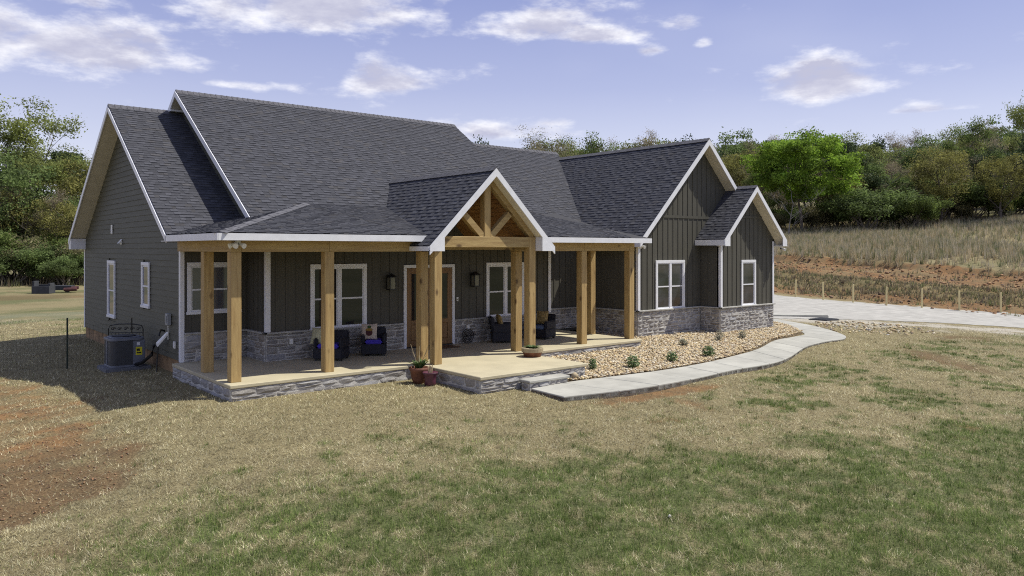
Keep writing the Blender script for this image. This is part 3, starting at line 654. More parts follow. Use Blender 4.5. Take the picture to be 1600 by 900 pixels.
# bump-out
wbl = wall([(16.62, .39, -.4), (16.62, 1.19, -.4), (16.62, 1.19, 3.2), (16.62, .39, 3.2)], (.12, 0, 0))
battens(wbl, 'y', 16.62, .46, 1.18, ZST, 2.95, -1); stone_band(wbl, (16.615, 1.15), (16.615, .38), -.22, ZST, 38, row=.135, wmin=.16, wmax=.36); sill_cap(wbl, 16.535, 16.63, .295, 1.115)
wb = wall([(16.62, .38, -.4), (19.84, .38, -.4), (19.84, .38, zB(19.84)-.2), (18.23, .38, zB(18.23)-.2), (16.62, .38, zB(16.62)-.2)], (0, .12, 0)); wb['label'] = 'narrow front gable of the bump-out with tall window'
BW = [(17.83, 18.71, .65, 2.29)]
battens(wb, 'x', .38, 16.68, 19.8, ZST, lambda a: min(topB(a), 3.76), -1, skip=BW); battens(wb, 'x', .38, 17.2, 19.3, 3.84, topB, -1)
MB().box(17.35, 19.1, .355, .38, 3.76, 3.84).build('belt_board', M_bb, wb)
stone_band(wb, (16.62, .375), (19.84, .375), -.22, ZST, 39, row=.135, wmin=.18, wmax=.42); sill_cap(wb, 16.535, 19.9, .295, .385)
trim(16.598, 16.62, .358, .43, ZST+.045, 2.95); trim(16.598, 16.71, .336, .358, ZST+.045, 2.95); trim(19.76, 19.862, .336, .358, ZST+.045, 2.95)
# closing walls (right, back, upper side wall of the tall roof)
wall([(19.72, .5, -.6), (19.72, 14.0, -.6), (19.72, 14.0, 3.1), (19.72, .5, 3.1)], (.12, 0, 0)); wall([(0.1, 14.2, -.5), (19.7, 14.2, -.5), (19.7, 14.2, 3.0), (.1, 14.2, 3.0)], (0, .1, 0))
wu = wall([(1.55, 2.75, zH(2.75)-.25), (1.55, 2.75, zH(2.75)-.12), (1.55, 8.2, zH(8.2)-.14), (1.55, 13.6, zH(13.6)-.12), (1.55, 13.6, 2.9), (1.55, 4.0, 2.9)], (.1, 0, 0), 'upper_side_wall', M_lap); wu['label'] = 'strip of siding under the tall roof rake'
zz = 3.2
while zz < zH(8.2)-.35:
    ya = 8.2-(zH(8.2)-.15-zz)/.667; yb = 8.2+(zH(8.2)-.15-zz)/.667
    ylow = 8.8-(zL(8.8)-zz)/.667
    y1 = min(yb-.1, ylow+.3 if zz < zL(8.8) else yb-.1)
    if y1-ya > .2: MB().box(1.53, 1.556, max(ya, 2.8), y1, zz, zz+.14).build('lap_board', M_lap, wu)
    zz += .148
wall([(10.65, 3.2, zH(3.2)-.15), (10.65, 8.2, zH(8.2)-.14), (10.65, 13.5, zH(13.5)-.15), (10.65, 13.5, 2.9), (10.65, 3.2, 2.9)], (.1, 0, 0))

# -- windows
def window(axis, c, a0, a1, z0, z1, sgn, lights=2, glass=None, split=.52, label=None, cw=.09):
    "cased double-hung window; axis 'x' = in a plane y=c; sgn -1 faces -y / -x"
    def bx(mb, a, b, d0, d1, q0, q1):
        d0, d1 = c+sgn*d0, c+sgn*d1; d0, d1 = min(d0, d1), max(d0, d1)
        return mb.box(a, b, d0, d1, q0, q1) if axis == 'x' else mb.box(d0, d1, a, b, q0, q1)
    m = MB(); bx(m, a0, a1, .0, .042, z1-cw, z1); bx(m, a0-.02, a1+.02, .0, .055, z0, z0+cw*.75)
    bx(m, a0, a0+cw, .0, .04, z0+cw*.75, z1-cw); bx(m, a1-cw, a1, .0, .04, z0+cw*.75, z1-cw)
    w = m.build('window', M_white, HOUSE, bevel=.004)
    if label: w['label'] = label
    ia, ib, q0, q1 = a0+cw, a1-cw, z0+cw*.75, z1-cw; zm = q0+(q1-q0)*(1-split)
    step = (ib-ia)/lights
    for k in range(lights):
        u0, u1 = ia+k*step, ia+(k+1)*step
        if k: bx(MB(), u0-.045, u0+.045, .002, .036, q0, q1).build('mullion', M_white, w)
        l0, l1 = u0+(.045 if k else 0), u1-(.045 if k < lights-1 else 0)
        f = MB(); bx(f, l0, l0+.03, .001, .02, q0, q1); bx(f, l1-.03, l1, .001, .02, q0, q1); bx(f, l0+.03, l1-.03, .001, .02, q0, q0+.04); bx(f, l0+.03, l1-.03, .001, .02, q1-.035, q1)
        bx(f, l0+.03, l1-.03, .001, .026, zm-.02, zm+.02); f.build('sash', M_white, w)
        bx(MB(), l0+.03, l1-.03, .0015, .010, zm+.02, q1-.035).build('pane', glass or M_glass, w); bx(MB(), l0+.03, l1-.03, .0012, .007, q0+.04, zm-.02).build('pane', glass or M_glass, w)
M_glassB = mat('window_glass_sky', (.035, .037, .046), .03, .5, 1.3, bump=.03, bscale=1.5, spec=.6)
for g_, ior_ in ((M_glass, 1.42), (M_glassB, 2.0), (M_glassL, 1.6)): g_.node_tree.nodes['Principled BSDF'].inputs['IOR'].default_value = ior_
window('x', 2.5, *CW[0], -1); window('x', 2.5, *CW[1], -1)
window('x', 1.2, *WW[0], -1, glass=M_glassB); window('x', .38, *BW[0], -1, 1, glass=M_glassB)
window('x', 3.65, .14, 1.42, 1.12, 2.36, -1, 1, glass=M_glassL)
window('y', -.012, *LWIN[0], -1, 1, glass=M_glassL, label='tall narrow window'); window('y', -.012, *LWIN[1], -1, 1, glass=M_glassL, label='short narrow window')

# -- double entry door
m = MB(); d0, d1, _, dh = DOOR
m.box(d0, d0+.085, 2.45, 2.5, 0, dh).box(d1-.085, d1, 2.45, 2.5, 0, dh).box(d0+.085, d1-.085, 2.45, 2.5, dh-.085, dh)
fr = m.build('door_frame', M_white, HOUSE, bevel=.004); MB().box(d0+.085, d1-.085, 2.41, 2.5, .0, .03).build('threshold', M_black, fr)
mid = (d0+d1)/2
for s, (a, b) in enumerate(((d0+.09, mid-.004), (mid+.004, d1-.09))):
    m = MB(); zt = dh-.09
    m.box(a, a+.15, 2.462, 2.5, .03, zt).box(b-.15, b, 2.462, 2.5, .03, zt).box(a+.15, b-.15, 2.462, 2.5, .03, .2).box(a+.15, b-.15, 2.462, 2.5, zt-.16, zt).box(a+.15, b-.15, 2.462, 2.5, .62, .74)
    lf = m.build('door', M_door, HOUSE, bevel=.006)
    MB().box(a+.15, b-.15, 2.474, 2.495, .74, zt-.16).build('pane', M_glass, lf); MB().box(a+.155, b-.155, 2.472, 2.495, .2, .62).build('panel', M_door, lf, bevel=.008)
    hx = b-.07 if s == 0 else a+.07
    MB().tube([(hx, 2.44, .98), (hx, 2.43, 1.0), (hx, 2.43, 1.22), (hx, 2.44, 1.24)], .012).box(hx-.025, hx+.025, 2.452, 2.462, .93, 1.3).build('handle', M_black, lf)

# -- roofs
def clip_poly_bm(bm, poly):
    n = len(poly); cx = sum(p[0] for p in poly)/n; cy_ = sum(p[1] for p in poly)/n
    for i in range(n):
        (x0, y0), (x1, y1) = poly[i], poly[(i+1) % n]; nx, ny = (y1-y0), -(x1-x0)
        if (cx-x0)*nx+(cy_-y0)*ny > 0: nx, ny = -nx, -ny
        bmesh.ops.bisect_plane(bm, geom=bm.verts[:]+bm.edges[:]+bm.faces[:], plane_co=(x0, y0, 0), plane_no=(nx, ny, 0), clear_outer=True)
def roof_plane(parent, poly, zf, seed, expo=.128, tint=1.0):
    "poly: convex plan polygon; zf(x,y) its height. A deck plus courses of laminated shingles"
    O = Vector((poly[0][0], poly[0][1], zf(*poly[0]))); gx = zf(poly[0][0]+1, poly[0][1])-O.z; gy = zf(poly[0][0], poly[0][1]+1)-O.z
    nrm = Vector((-gx, -gy, 1)).normalized(); g = Vector((gx, gy, 0)).normalized(); s = Vector((g.x, g.y, Vector((gx, gy)).dot(Vector((g.x, g.y))))).normalized(); u = Vector((g.y, -g.x, 0))
    MB().prism([Vector((x, y, zf(x, y)))-nrm*.05 for x, y in poly], nrm*.045).build('deck', M_deck, parent)
    P3 = [Vector((x, y, zf(x, y)))-O for x, y in poly]; us = [p.dot(u) for p in P3]; ss_ = [p.dot(s) for p in P3]
    r = random.Random(seed); v = []; f = []; col = []; b = math.floor(min(ss_)/expo)*expo-.0; row = 0
    while b < max(ss_)+expo:
        a = min(us)-r.uniform(0, .3); rowv = r.uniform(-.04, .04); hi = False
        while a < max(us):
            w = r.uniform(.09, .24); hi = not hi if r.random() < .8 else hi; th = .019 if hi else .010; th += r.uniform(-.002, .002)
            n = len(v); d = O+nrm*.0
            e = b+expo*1.12
            for (aa, bb, hh) in ((a, b, th), (a+w, b, th), (a+w, e, .003), (a, e, .003), (a, b, -.004), (a+w, b, -.004), (a+w, e, -.004), (a, e, -.004)): v.append(O+u*aa+s*bb+nrm*hh)
            f += [(n, n+1, n+2, n+3), (n, n+4, n+5, n+1), (n+1, n+5, n+6, n+2), (n, n+3, n+7, n+4)]
            k = (1+rowv*.5+r.uniform(-.15, .15)+(-.13 if not hi else .09))*tint*.84
            c = (.088*k, .089*k, .104*k, 1) if r.random() > .10 else (.100*k, .097*k, .104*k, 1)
            col += [c]*8; a += w
        b += expo; row += 1
    me = bpy.data.meshes.new('shingles'); me.from_pydata(v, [], f); me.update(); ca = me.color_attributes.new('Col', 'FLOAT_COLOR', 'POINT'); ca.data.foreach_set('color', np.array(col, np.float32).ravel())
    bm = bmesh.new(); bm.from_mesh(me); clip_poly_bm(bm, poly); bm.to_mesh(me); bm.free()
    if (Vector(me.polygons[0].normal)).dot(nrm) < 0: me.flip_normals()
    o = link('shingles', me, M_shing, parent); o['kind'] = 'stuff'; return o
def roof(name, label):
    o = empty(name); o.parent = HOUSE; o['label'] = label; return o
def fascia(parent, p, q, h, out, t=.028, m=None, name='fascia'):
    "board hanging below the line p-q, offset outward"
    p = Vector(p); q = Vector(q); out = Vector(out).normalized()
    return MB().prism([p, q, q-Vector((0, 0, h)), p-Vector((0, 0, h))], out*t).build(name, m or M_white, parent)
def ridge_cap(parent, p, q, w=.15, n=None):
    p = Vector(p); q = Vector(q); L_ = (q-p).length; k = int(L_/.16); d = (q-p)/k; mb = MB(); x = d.cross(Vector((0, 0, 1))).normalized()
    for i in range(k):
        a = p+d*i; b = a+d*1.2; h0 = .035; h1 = .02
        mb.add([a-x*w-Vector((0,0,w*.62)), a+Vector((0,0,h0)), a+x*w-Vector((0,0,w*.62)), b-x*w-Vector((0,0,w*.62+.012)), b+Vector((0,0,h1)), b+x*w-Vector((0,0,w*.62+.012))], [(0,1,4,3),(1,2,5,4),(0,2,1)])
    mb.build('ridge_cap', mat('ridge_shingle', (.10, .098, .11), .93, .2, 9), parent)

rl = roof('gable_roof', 'lower shingle roof over the left end')
roof_plane(rl, [(-.45, 3.17), (1.72, 3.17), (1.72, 8.8), (-.45, 8.8)], lambda x, y: zL(y) if y <= 8.8 else zL(8.8)+.667*(y-8.8), 1)
MB().prism([(-.45, 8.8, zL(8.8)-.02), (1.7, 8.8, zL(8.8)-.02), (1.7, 14.42, zL(14.42)-.02), (-.45, 14.42, zL(14.42)-.02)], (0, 0, -.04)).build('deck', M_deck, rl)
ridge_cap(rl, (-.46, 8.8, zL(8.8)+.01), (1.5, 8.8, zL(8.8)+.01))
fascia(rl, (-.45, 3.16, zL(3.16)-.02), (-.45, 8.8, zL(8.8)-.02), .15, (-1, 0, 0)); fascia(rl, (-.45, 8.8, zL(8.8)-.02), (-.45, 14.42, zL(14.42)-.02), .17, (-1, 0, 0))
MB().prism([(-.45, 3.2, zL(3.2)-.15), (-.45, 8.8, zL(8.8)-.15), (.02, 8.8, zL(8.8)-.15), (.02, 3.2, zL(3.2)-.15)], (0, 0, .02)).build('soffit', M_vsoff, rl)
MB().prism([(-.45, 14.4, zL(14.4)-.17), (-.45, 8.8, zL(8.8)-.17), (.02, 8.8, zL(8.8)-.17), (.02, 14.4, zL(14.4)-.17)], (0, 0, .02)).build('soffit', M_vsoff, rl)
MB().prism([(-.46, 14.1, zL(14.1)-.2), (-.46, 14.42, zL(14.42)-.17), (-.46, 14.42, zL(14.42)-.34), (-.46, 14.1, zL(14.42)-.34)], (.45, 0, 0)).build('eave_return', M_white, rl)

rh = roof('main_roof', 'tall central shingle roof')
roof_plane(rh, [(1.2, 2.36), (11.1, 2.36), (11.1, 8.2), (1.2, 8.2)], lambda x, y: 7.28-.667*(8.2-y), 2)
MB().prism([(1.2, 8.2, zH(8.2)-.02), (11.1, 8.2, zH(8.2)-.02), (11.1, 14.4, zH(14.4)-.02), (1.2, 14.4, zH(14.4)-.02)], (0, 0, -.04)).build('deck', M_deck, rh)
ridge_cap(rh, (1.2, 8.2, 7.29), (11.1, 8.2, 7.29))
fascia(rh, (1.2, 2.36, zH(2.36)-.005), (1.2, 8.2, 7.275), .165, (-1, 0, 0)); fascia(rh, (1.2, 8.2, 7.275), (1.2, 14.2, zH(14.2)-.005), .165, (-1, 0, 0))
fascia(rh, (11.06, 2.99, zH(2.99)-.06), (11.06, 8.2, 7.22), .12, (1, 0, 0), m=M_deck)
MB().prism([(1.2, 2.4, zH(2.4)-.16), (1.2, 8.2, 7.12), (1.56, 8.2, 7.12), (1.56, 2.4, zH(2.4)-.16)], (0, 0, .02)).build('soffit', M_vsoff, rh)
MB().prism([(1.2, 14, zH(14)-.16), (1.2, 8.2, 7.12), (1.56, 8.2, 7.12), (1.56, 14, zH(14)-.16)], (0, 0, .02)).build('soffit', M_vsoff, rh)
MB().box(1.16, 1.54, 8.55, 8.85, 6.74, 6.79).build('ridge_return', M_white, rh)

rr = roof('gable_roof', 'lower shingle roof between the tall roof and the wing')
roof_plane(rr, [(10.7, 3.2), (13.2, 3.2), (16.7, 8.37), (16.9, 8.8), (10.7, 8.8)], lambda x, y: 6.755-.667*(8.8-y), 3)
MB().prism([(10.7, 8.8, zL(8.8)-.02), (16.9, 8.8, zL(8.8)-.02), (19.5, 14.4, zL(14.4)-.02), (10.7, 14.4, zL(14.4)-.02)], (0, 0, -.04)).build('deck', M_deck, rr)
ridge_cap(rr, (11.1, 8.8, zL(8.8)+.01), (16.85, 8.8, zL(8.8)+.01))

rw = roof('wing_roof', 'steep shingle roof of the front wing')
roof_plane(rw, [(13.0, .8), (16.58, .8), (16.58, 8.7), (13.0, 8.7)], lambda x, y: 6.46-.985*(16.58-x), 4)
roof_plane(rw, [(16.58, .8), (20.15, .8), (20.15, 12.0), (16.58, 12.0)], lambda x, y: 6.46-.985*(x-16.58), 5)
ridge_cap(rw, (16.58, .79, 6.47), (16.58, 8.6, 6.47))
fascia(rw, (13.0, .8, zW(13.0)-.01), (16.58, .8, 6.45), .20, (0, -1, 0)); fascia(rw, (16.58, .8, 6.45), (20.15, .8, zW(20.15)-.01), .20, (0, -1, 0))
MB().box(12.99, 13.02, .8, 3.3, zW(13.0)-.19, zW(13.0)-.02).build('fascia', M_white, rw)
for sg in (-1, 1):
    x1 = 16.58+sg*3.56
    MB().prism([(16.58, .81, 6.27), (x1, .81, zW(x1)-.19), (x1, 1.2, zW(x1)-.19), (16.58, 1.2, 6.27)], (0, 0, .015)).build('soffit', M_soffit, rw)
MB().box(13.02, 13.34, .83, 3.3, zW(13.0)-.19, zW(13.0)-.17).build('soffit', M_soffit, rw)

rb = roof('bump_roof', 'small steep gable roof of the bump-out')
roof_plane(rb, [(16.33, 0), (18.23, 0), (18.23, 1.19), (16.33, 1.19)], lambda x, y: 4.87-.985*(18.23-x), 6)
roof_plane(rb, [(18.23, 0), (20.13, 0), (20.13, 1.19), (18.23, 1.19)], lambda x, y: 4.87-.985*(x-18.23), 7)
ridge_cap(rb, (18.23, -.01, 4.88), (18.23, 1.0, 4.88), .12)
fascia(rb, (16.33, 0, zB(16.33)-.01), (18.23, 0, 4.86), .19, (0, -1, 0)); fascia(rb, (18.23, 0, 4.86), (20.13, 0, zB(20.13)-.01), .19, (0, -1, 0))
MB().box(16.31, 16.335, 0, 1.19, zB(16.33)-.2, zB(16.33)-.01).build('fascia', M_white, rb); MB().box(20.13, 20.155, 0, 12, zB(20.13)-.2, zB(20.13)-.01).build('fascia', M_white, rb)
for sg in (-1, 1):
    x1 = 18.23+sg*1.88
    MB().prism([(18.23, .01, 4.68), (x1, .01, zB(x1)-.185), (x1, .38, zB(x1)-.185), (18.23, .38, 4.68)], (0, 0, .015)).build('soffit', M_soffit, rb)
for x0, x1 in ((16.335, 16.62), (19.85, 20.13)):
    MB().box(x0, x1, -.03, .33, 2.775, 2.79).build('soffit', M_white, rb); MB().prism([(x0, -.032, 2.775), (x1, -.032, 2.775), (x1, -.032, zB(x1)-.17), (x0, -.032, zB(x0)-.17)], (0, .02, 0)).build('eave_return', M_white, rb)
wall([(19.72, 0.5, 2.5), (19.72, 1.3, 2.5), (19.72, 1.3, 3.1), (19.72, .5, 3.1)], (.05, 0, 0))

rp = roof('porch_roof', 'low pitched hipped shingle roof over the porch')
roof_plane(rp, [(-.45, -.24), (4.42, -.24), (5.3, 3.05), (2.84, 3.05)], lambda x, y: 3.0+.25*(y+.24), 8)
roof_plane(rp, [(7.62, -.24), (12.3, -.24), (11.5, 1.15), (11.5, 3.05), (6.78, 3.05)], lambda x, y: 3.0+.25*(y+.24), 9)
roof_plane(rp, [(-.45, -.24), (2.9, 3.11), (1.7, 3.9), (-.45, 3.22)], lambda x, y: 3.0+.25*(x+.45), 10)
MB().prism([(11.5, 1.15, 3.0), (11.5, 3.3, 3.0), (11.5, 3.3, zP(3.05)), (11.5, 3.05, zP(3.05)-.03), (11.5, 1.15, zP(1.15)-.03)], (.03, 0, 0)).build('end_board', M_deck, rp)
# hip cap strip
mb = MB(); a = Vector((-.43, -.22, 3.012)); b = Vector((2.8, 3.01, 3.822)); k = 22
for i in range(k):
    p = a.lerp(b, i/k); q = a.lerp(b, (i+1.15)/k); x = Vector((.12, -.12, -.022)); up = Vector((0, 0, .022+.006*(i % 2)))
    mb.add([p-x*Vector((1,1,-1)).z*0+Vector((-.11,.11,-.018))*1, p+up, p+Vector((.11,-.11,-.018)), q+Vector((-.11,.11,-.022)), q+up*.7, q+Vector((.11,-.11,-.022))], [(0,1,4,3),(1,2,5,4),(0,2,1)])
mb.build('hip_cap', mat('hip_shingle', (.115, .113, .126), .93, .2, 9), rp)
# fascias (two metal-wrapped runs front, one side)
fascia(rp, (-.45, -.24, 2.992), (4.44, -.24, 2.992), .14, (0, -1, 0)); fascia(rp, (7.6, -.24, 2.992), (12.3, -.24, 2.992), .14, (0, -1, 0)); fascia(rp, (-.45, 3.2, 2.992), (-.45, -.265, 2.992), .14, (-1, 0, 0)); fascia(rp, (12.3, -.26, 2.992), (12.3, .3, 2.992), .14, (1, 0, 0))
MB().box(-.45, 4.4, -.24, .1, 2.855, 2.87).box(-.45, -.09, .1, 3.6, 2.855, 2.87).box(7.62, 12.3, -.24, .1, 2.855, 2.87).box(11.96, 12.3, .1, 1.2, 2.855, 2.87).build('soffit', M_white, rp)
MB().box(-.05, 4.39, .31, 2.5, 2.88, 2.9).box(-.05, 1.6, 2.5, 3.64, 2.88, 2.9).box(7.5, 11.93, .31, 2.5, 2.88, 2.9).box(10.74, 11.9, 2.5, 3.64, 2.88, 2.9).build('ceiling', M_plank, rp)

# -- porch posts and beams
def post(x, y, z1=2.62): MB().box(x, x+.2135, y, y+.2135, 0, z1).build('post', M_wood, HOUSE, bevel=.008)
for x, y in ((-.086, .1), (-.086, 1.735), (1.955, .1), (4.405, .1), (7.335, .1), (9.748, .1), (11.74, .1), (11.74, 1.707)): post(x, y)
for x in (4.3885, 7.285): post(x, -.5016, 2.72 if x < 5 else 2.98)
def beam(x0, x1, y0, y1, z0, z1, m=None): return MB().box(x0, x1, y0, y1, z0, z1).build('beam', m or M_beam, HOUSE, bevel=.006)
beam(.13, 2.055, .095, .305, 2.622, 2.87); beam(2.06, 4.44, .095, .305, 2.622, 2.87); beam(7.32, 9.85, .095, .305, 2.622, 2.87); beam(9.855, 11.72, .095, .305, 2.622, 2.87)
beam(-.09, .125, .09, 1.84, 2.622, 2.87, M_beamy); beam(-.09, .125, 1.845, 3.6, 2.622, 2.87, M_beamy); beam(11.725, 11.955, .09, 3.64, 2.622, 2.87, M_beamy)

# -- entry portico: roof, truss, boarded vault
rq = roof('portico_roof', 'gabled shingle roof over the entry landing')
roof_plane(rq, [(4.1, -.72), (6.02, -.72), (6.02, 4.3), (5.2, 3.1), (4.1, .14)], lambda x, y: 4.64-.985*(6.02-x), 11)
roof_plane(rq, [(6.02, -.72), (7.94, -.72), (7.94, .14), (6.84, 3.1), (6.02, 4.3)], lambda x, y: 4.64-.985*(x-6.02), 12)
ridge_cap(rq, (6.02, -.73, 4.65), (6.02, 4.2, 4.65), .12)
fascia(rq, (4.1, -.72, zPt(4.1)-.01), (6.02, -.72, 4.63), .19, (0, -1, 0), t=.035); fascia(rq, (6.02, -.72, 4.63), (7.94, -.72, zPt(7.94)-.01), .19, (0, -1, 0), t=.035)
MB().prism([(4.1, -.757, 2.63), (4.5, -.757, 2.63), (4.5, -.757, 2.99), (4.1, -.757, zPt(4.1)-.1)], (0, .036, 0)).build('eave_return', M_white, rq); MB().prism([(7.94, -.757, 2.63), (7.502, -.757, 2.63), (7.502, -.757, 2.97), (7.94, -.757, zPt(7.94)-.1)], (0, .036, 0)).build('eave_return', M_white, rq)
MB().box(4.08, 4.1, -.72, .14, 2.635, zPt(4.1)-.01).box(7.94, 7.96, -.72, .14, 2.635, zPt(4.1)-.01).build('fascia', M_white, rq)
MB().box(4.1, 4.386, -.72, .09, 2.635, 2.65).box(7.5, 7.94, -.72, .09, 2.635, 2.65).build('soffit', M_white, rq)
MB().box(7.5, 7.51, -.72, -.3, 2.65, 2.98).build('return_side', M_white, rq)
for sg in (-1, 1):
    x1 = 6.02+sg*1.55
    MB().prism([(6.02, -.715, 4.46), (x1, -.715, zPt(x1)-.18), (x1, -.44, zPt(x1)-.18), (6.02, -.44, 4.46)], (0, 0, .015)).build('soffit', M_soffit, rq)
    # vault boards run from the truss back to the wall
    k = 0; d = Vector((sg*.7124, 0, -.7018)); nn = Vector((-sg*.7018, 0, -.7124))
    while k < 15:
        a = Vector((6.02, -.44, 4.44))+d*(k*.142+.006); b = a+d*.134
        if abs(b.x-6.02) > 1.5: break
        MB().prism([a, b, b+Vector((0, 2.94, 0)), a+Vector((0, 2.94, 0))], nn*.016).build('ceiling_board', M_plank, rq); k += 1
    MB().prism([(6.02, -.43, 4.465), (6.02+sg*1.62, -.43, 4.465-1.595), (6.02+sg*1.62, 2.5, 4.465-1.595), (6.02, 2.5, 4.465)], (0, 0, -.008)).build('underlay', M_plank, rq)
MB().box(4.40, 4.6, -.285, .1, 2.64, 2.87).box(7.29, 7.49, -.285, .1, 2.64, 2.87).build('side_beam', M_beamy, rq)
MB().box(4.63, 7.31, .1, .3, 2.66, 2.74).build('tie_beam', M_beam, rq)
tr = empty('truss'); tr.parent = HOUSE; tr['label'] = 'exposed cedar truss in the entry gable'
MB().box(4.39, 7.283, -.505, -.30, 2.72, 2.98).build('bottom_chord', M_beam, tr, bevel=.008)
MB().box(5.855, 6.045, -.49, -.31, 2.98, 4.40).build('king_post', M_wood, tr, bevel=.006)
for sg in (-1, 1):
    MB().bar((5.95+sg*.12, -.4, 2.99), (5.95+sg*.72, -.4, 3.55), .15, .15, up=(0, 1, 0)).build('strut', M_beam, tr)
    MB().bar((6.02+sg*.02, -.4, 4.36), (6.02+sg*1.48, -.4, 4.36-1.438), .16, .15, up=(0, 1, 0)).build('rafter', M_beam, tr)

# ------------------------------------------------------------------ fittings on the house (things of their own)
def sconce(x, label):
    t = empty('wall_lantern', (x, 2.478, 1.60)); tag(t, label, 'lantern', 'lanterns beside the entry door')
    MB().box(-.05, .05, -.02, 0, .12, .40).build('back_plate', M_black, t); MB().tube([(0, -.01, .36), (0, -.06, .42), (0, -.12, .41), (0, -.13, .36)], .012).build('arm', M_black, t)
    m = MB()
    for sx in (-.085, .085):
        for sy in (-.215, -.045): m.box(sx-.009, sx+.009, sy-.009, sy+.009, .02, .33)
    m.box(-.1, .1, -.235, -.025, .0, .022).box(-.1, .1, -.235, -.025, .325, .345); m.add([(-.11, -.245, .345), (.11, -.245, .345), (.11, -.015, .345), (-.11, -.015, .345), (0, -.13, .44)], [(0, 3, 2, 1), (0, 1, 4), (1, 2, 4), (2, 3, 4), (3, 0, 4)])
    m.build('cage', M_black, t); MB().box(-.078, .078, -.207, -.053, .024, .322).build('glass', mat('lantern_glass', (.20, .19, .15), .1, .2, 4, spec=.8), t)
sconce(4.94, 'black glass lantern on the wall left of the entry door'); sconce(7.70, 'black glass lantern on the wall right of the entry door')
M_fl = mat('white_plastic', (.72, .71, .66), .4, .04, 5)
def floodlight(loc, rz, label, heads=2):
    t = empty('floodlight', loc, rz); tag(t, label, 'light')
    MB().lathe([(.05, -.03), (.05, 0)], 12).build('mount', M_fl, t)
    for k in range(heads):
        a = (k-(heads-1)/2)*1.0; d = Vector((math.sin(a), -math.cos(a), -.35)).normalized()
        MB().tube([Vector((0, 0, -.03)), Vector((0, 0, -.03))+d*.06, Vector((0, 0, -.05))+d*.08, Vector((0, 0, -.05))+d*.19], [.015, .018, .032, .055], 10).build('lamp_head', M_fl, t, smooth=False)
    MB().lathe([(.03, -.10), (.032, -.06), (.02, -.03)], 10).build('sensor', M_black, t)
floodlight((.04, .06, 2.85), -.6, 'three-headed white floodlight over the left corner post of the porch', 3)
floodlight((13.2, .95, 2.84), -.4, 'white floodlight beside the wing corner above the porch end', 2)
floodlight((19.95, .12, 2.76), .5, 'white floodlight under the right eave of the bump-out', 2)
t = empty('recessed_light', (6.8, .7, 0)); tag(t, 'round white light in the boarded vault over the entry', 'light')
a = Vector((6.8, .7, 0)); zc = 4.41-.985*(6.8-6.02); t.location = (5.32, .6, zc-.035+.08); 
o = MB().lathe([(.09, -.012), (.095, .0), (.09, .012)], 18).build('trim_ring', M_fl, t); MB().lathe([(.06, -.016), (.06, -.0125)], 14).build('lens', mat('lens', (.8, .78, .7), .3, .02), t)
t.rotation_euler = (0, -math.pi/4, 0)
def wallbox(name, loc, sz, m, label, cat):
    t = MB().box(-sz[0], 0, -sz[1]/2, sz[1]/2, 0, sz[2]).build(name, m, None, bevel=.006, loc=loc); tag(t, label, cat); return t
t = empty('gable_vent', (-.016, 10.3, 3.13)); tag(t, 'small white vent high on the left gable wall', 'vent'); MB().box(-.03, 0, -.07, .07, 0, .28).build('hood', M_fl, t, bevel=.008); MB().box(-.036, -.03, -.05, .05, .02, .06).box(-.036, -.03, -.05, .05, .1, .14).build('louvre', M_white, t)
t = empty('eave_camera', (-.016, 4.9, 3.34)); tag(t, 'white floodlight bracket near the top right of the left gable wall', 'light'); MB().add([(-.03, -.12, 0), (-.03, .16, 0), (-.03, -.06, .14), (0, -.12, 0), (0, .16, 0), (0, -.06, .14)], [(0, 2, 1), (3, 4, 5), (0, 1, 4, 3), (1, 2, 5, 4), (2, 0, 3, 5)]).build('bracket', M_fl, t); MB().tube([(-.03, .0, .03), (-.16, -.03, -.02)], [.03, .05], 10).build('lamp_head', M_fl, t)
t = empty('dryer_vent', (-.016, 9.2, 2.84)); tag(t, 'small white hooded vent between gable vent and windows on the left wall', 'vent'); MB().add([(-.1, -.09, 0), (-.1, .09, 0), (0, .09, .12), (0, -.09, .12), (0, -.09, 0), (0, .09, 0)], [(0, 1, 2, 3), (0, 4, 5, 1), (0, 3, 4), (1, 5, 2)]).build('hood', M_fl, t); MB().box(-.02, 0, -.1, .1, -.03, 0).build('flange', M_fl, t)
t = empty('meter_box', (-.016, 4.42, .83)); tag(t, 'grey electrical box on the left wall above the white conduit', 'box'); MB().box(-.1, 0, -.09, .09, 0, .28).build('cabinet', mat('grey_box', (.30, .31, .32), .5, .05), t, bevel=.01); MB().box(-.112, -.1, -.06, .06, .05, .23).build('cover', mat('grey_cover', (.22, .23, .24), .5, .05), t, bevel=.005); MB().tube([(-.05, 0, 0), (-.05, 0, -.35)], .012).build('conduit', M_fl, t)
t = empty('wall_outlet', (-.016, 3.98, .30)); tag(t, 'white outlet cover low on the left wall near the porch corner', 'outlet'); MB().box(-.05, 0, -.05, .05, 0, .17).build('cover', M_fl, t, bevel=.008); MB().box(-.056, -.05, -.03, .03, .03, .14).build('flap', M_white, t)
t = empty('line_set_cover', (-.016, 4.6, .28)); tag(t, 'white slanted pipe cover feeding black hose to the condenser', 'pipe cover')
MB().prism([(-.02, -.07, .36), (-.02, .07, .36), (-.22, .22, .10), (-.22, .10, .06)], (0, 0, -.06)).build('hood', M_fl, t)
MB().tube([(-.1, -.05, .40), (-.2, -.12, .44), (-.24, -.1, .3)], .03, 8).build('elbow', M_black, t)
MB().tube([(-.26, .22, .05), (-.3, .3, -.2), (-.45, .6, -.42), (-.55, .95, -.5)], .042, 8).build('hose', M_black, t, smooth=True)
MB().tube([(-.2, .12, .08), (-.22, .12, -.3), (-.24, .1, -.6)], .018, 6).build('cable', M_black, t)
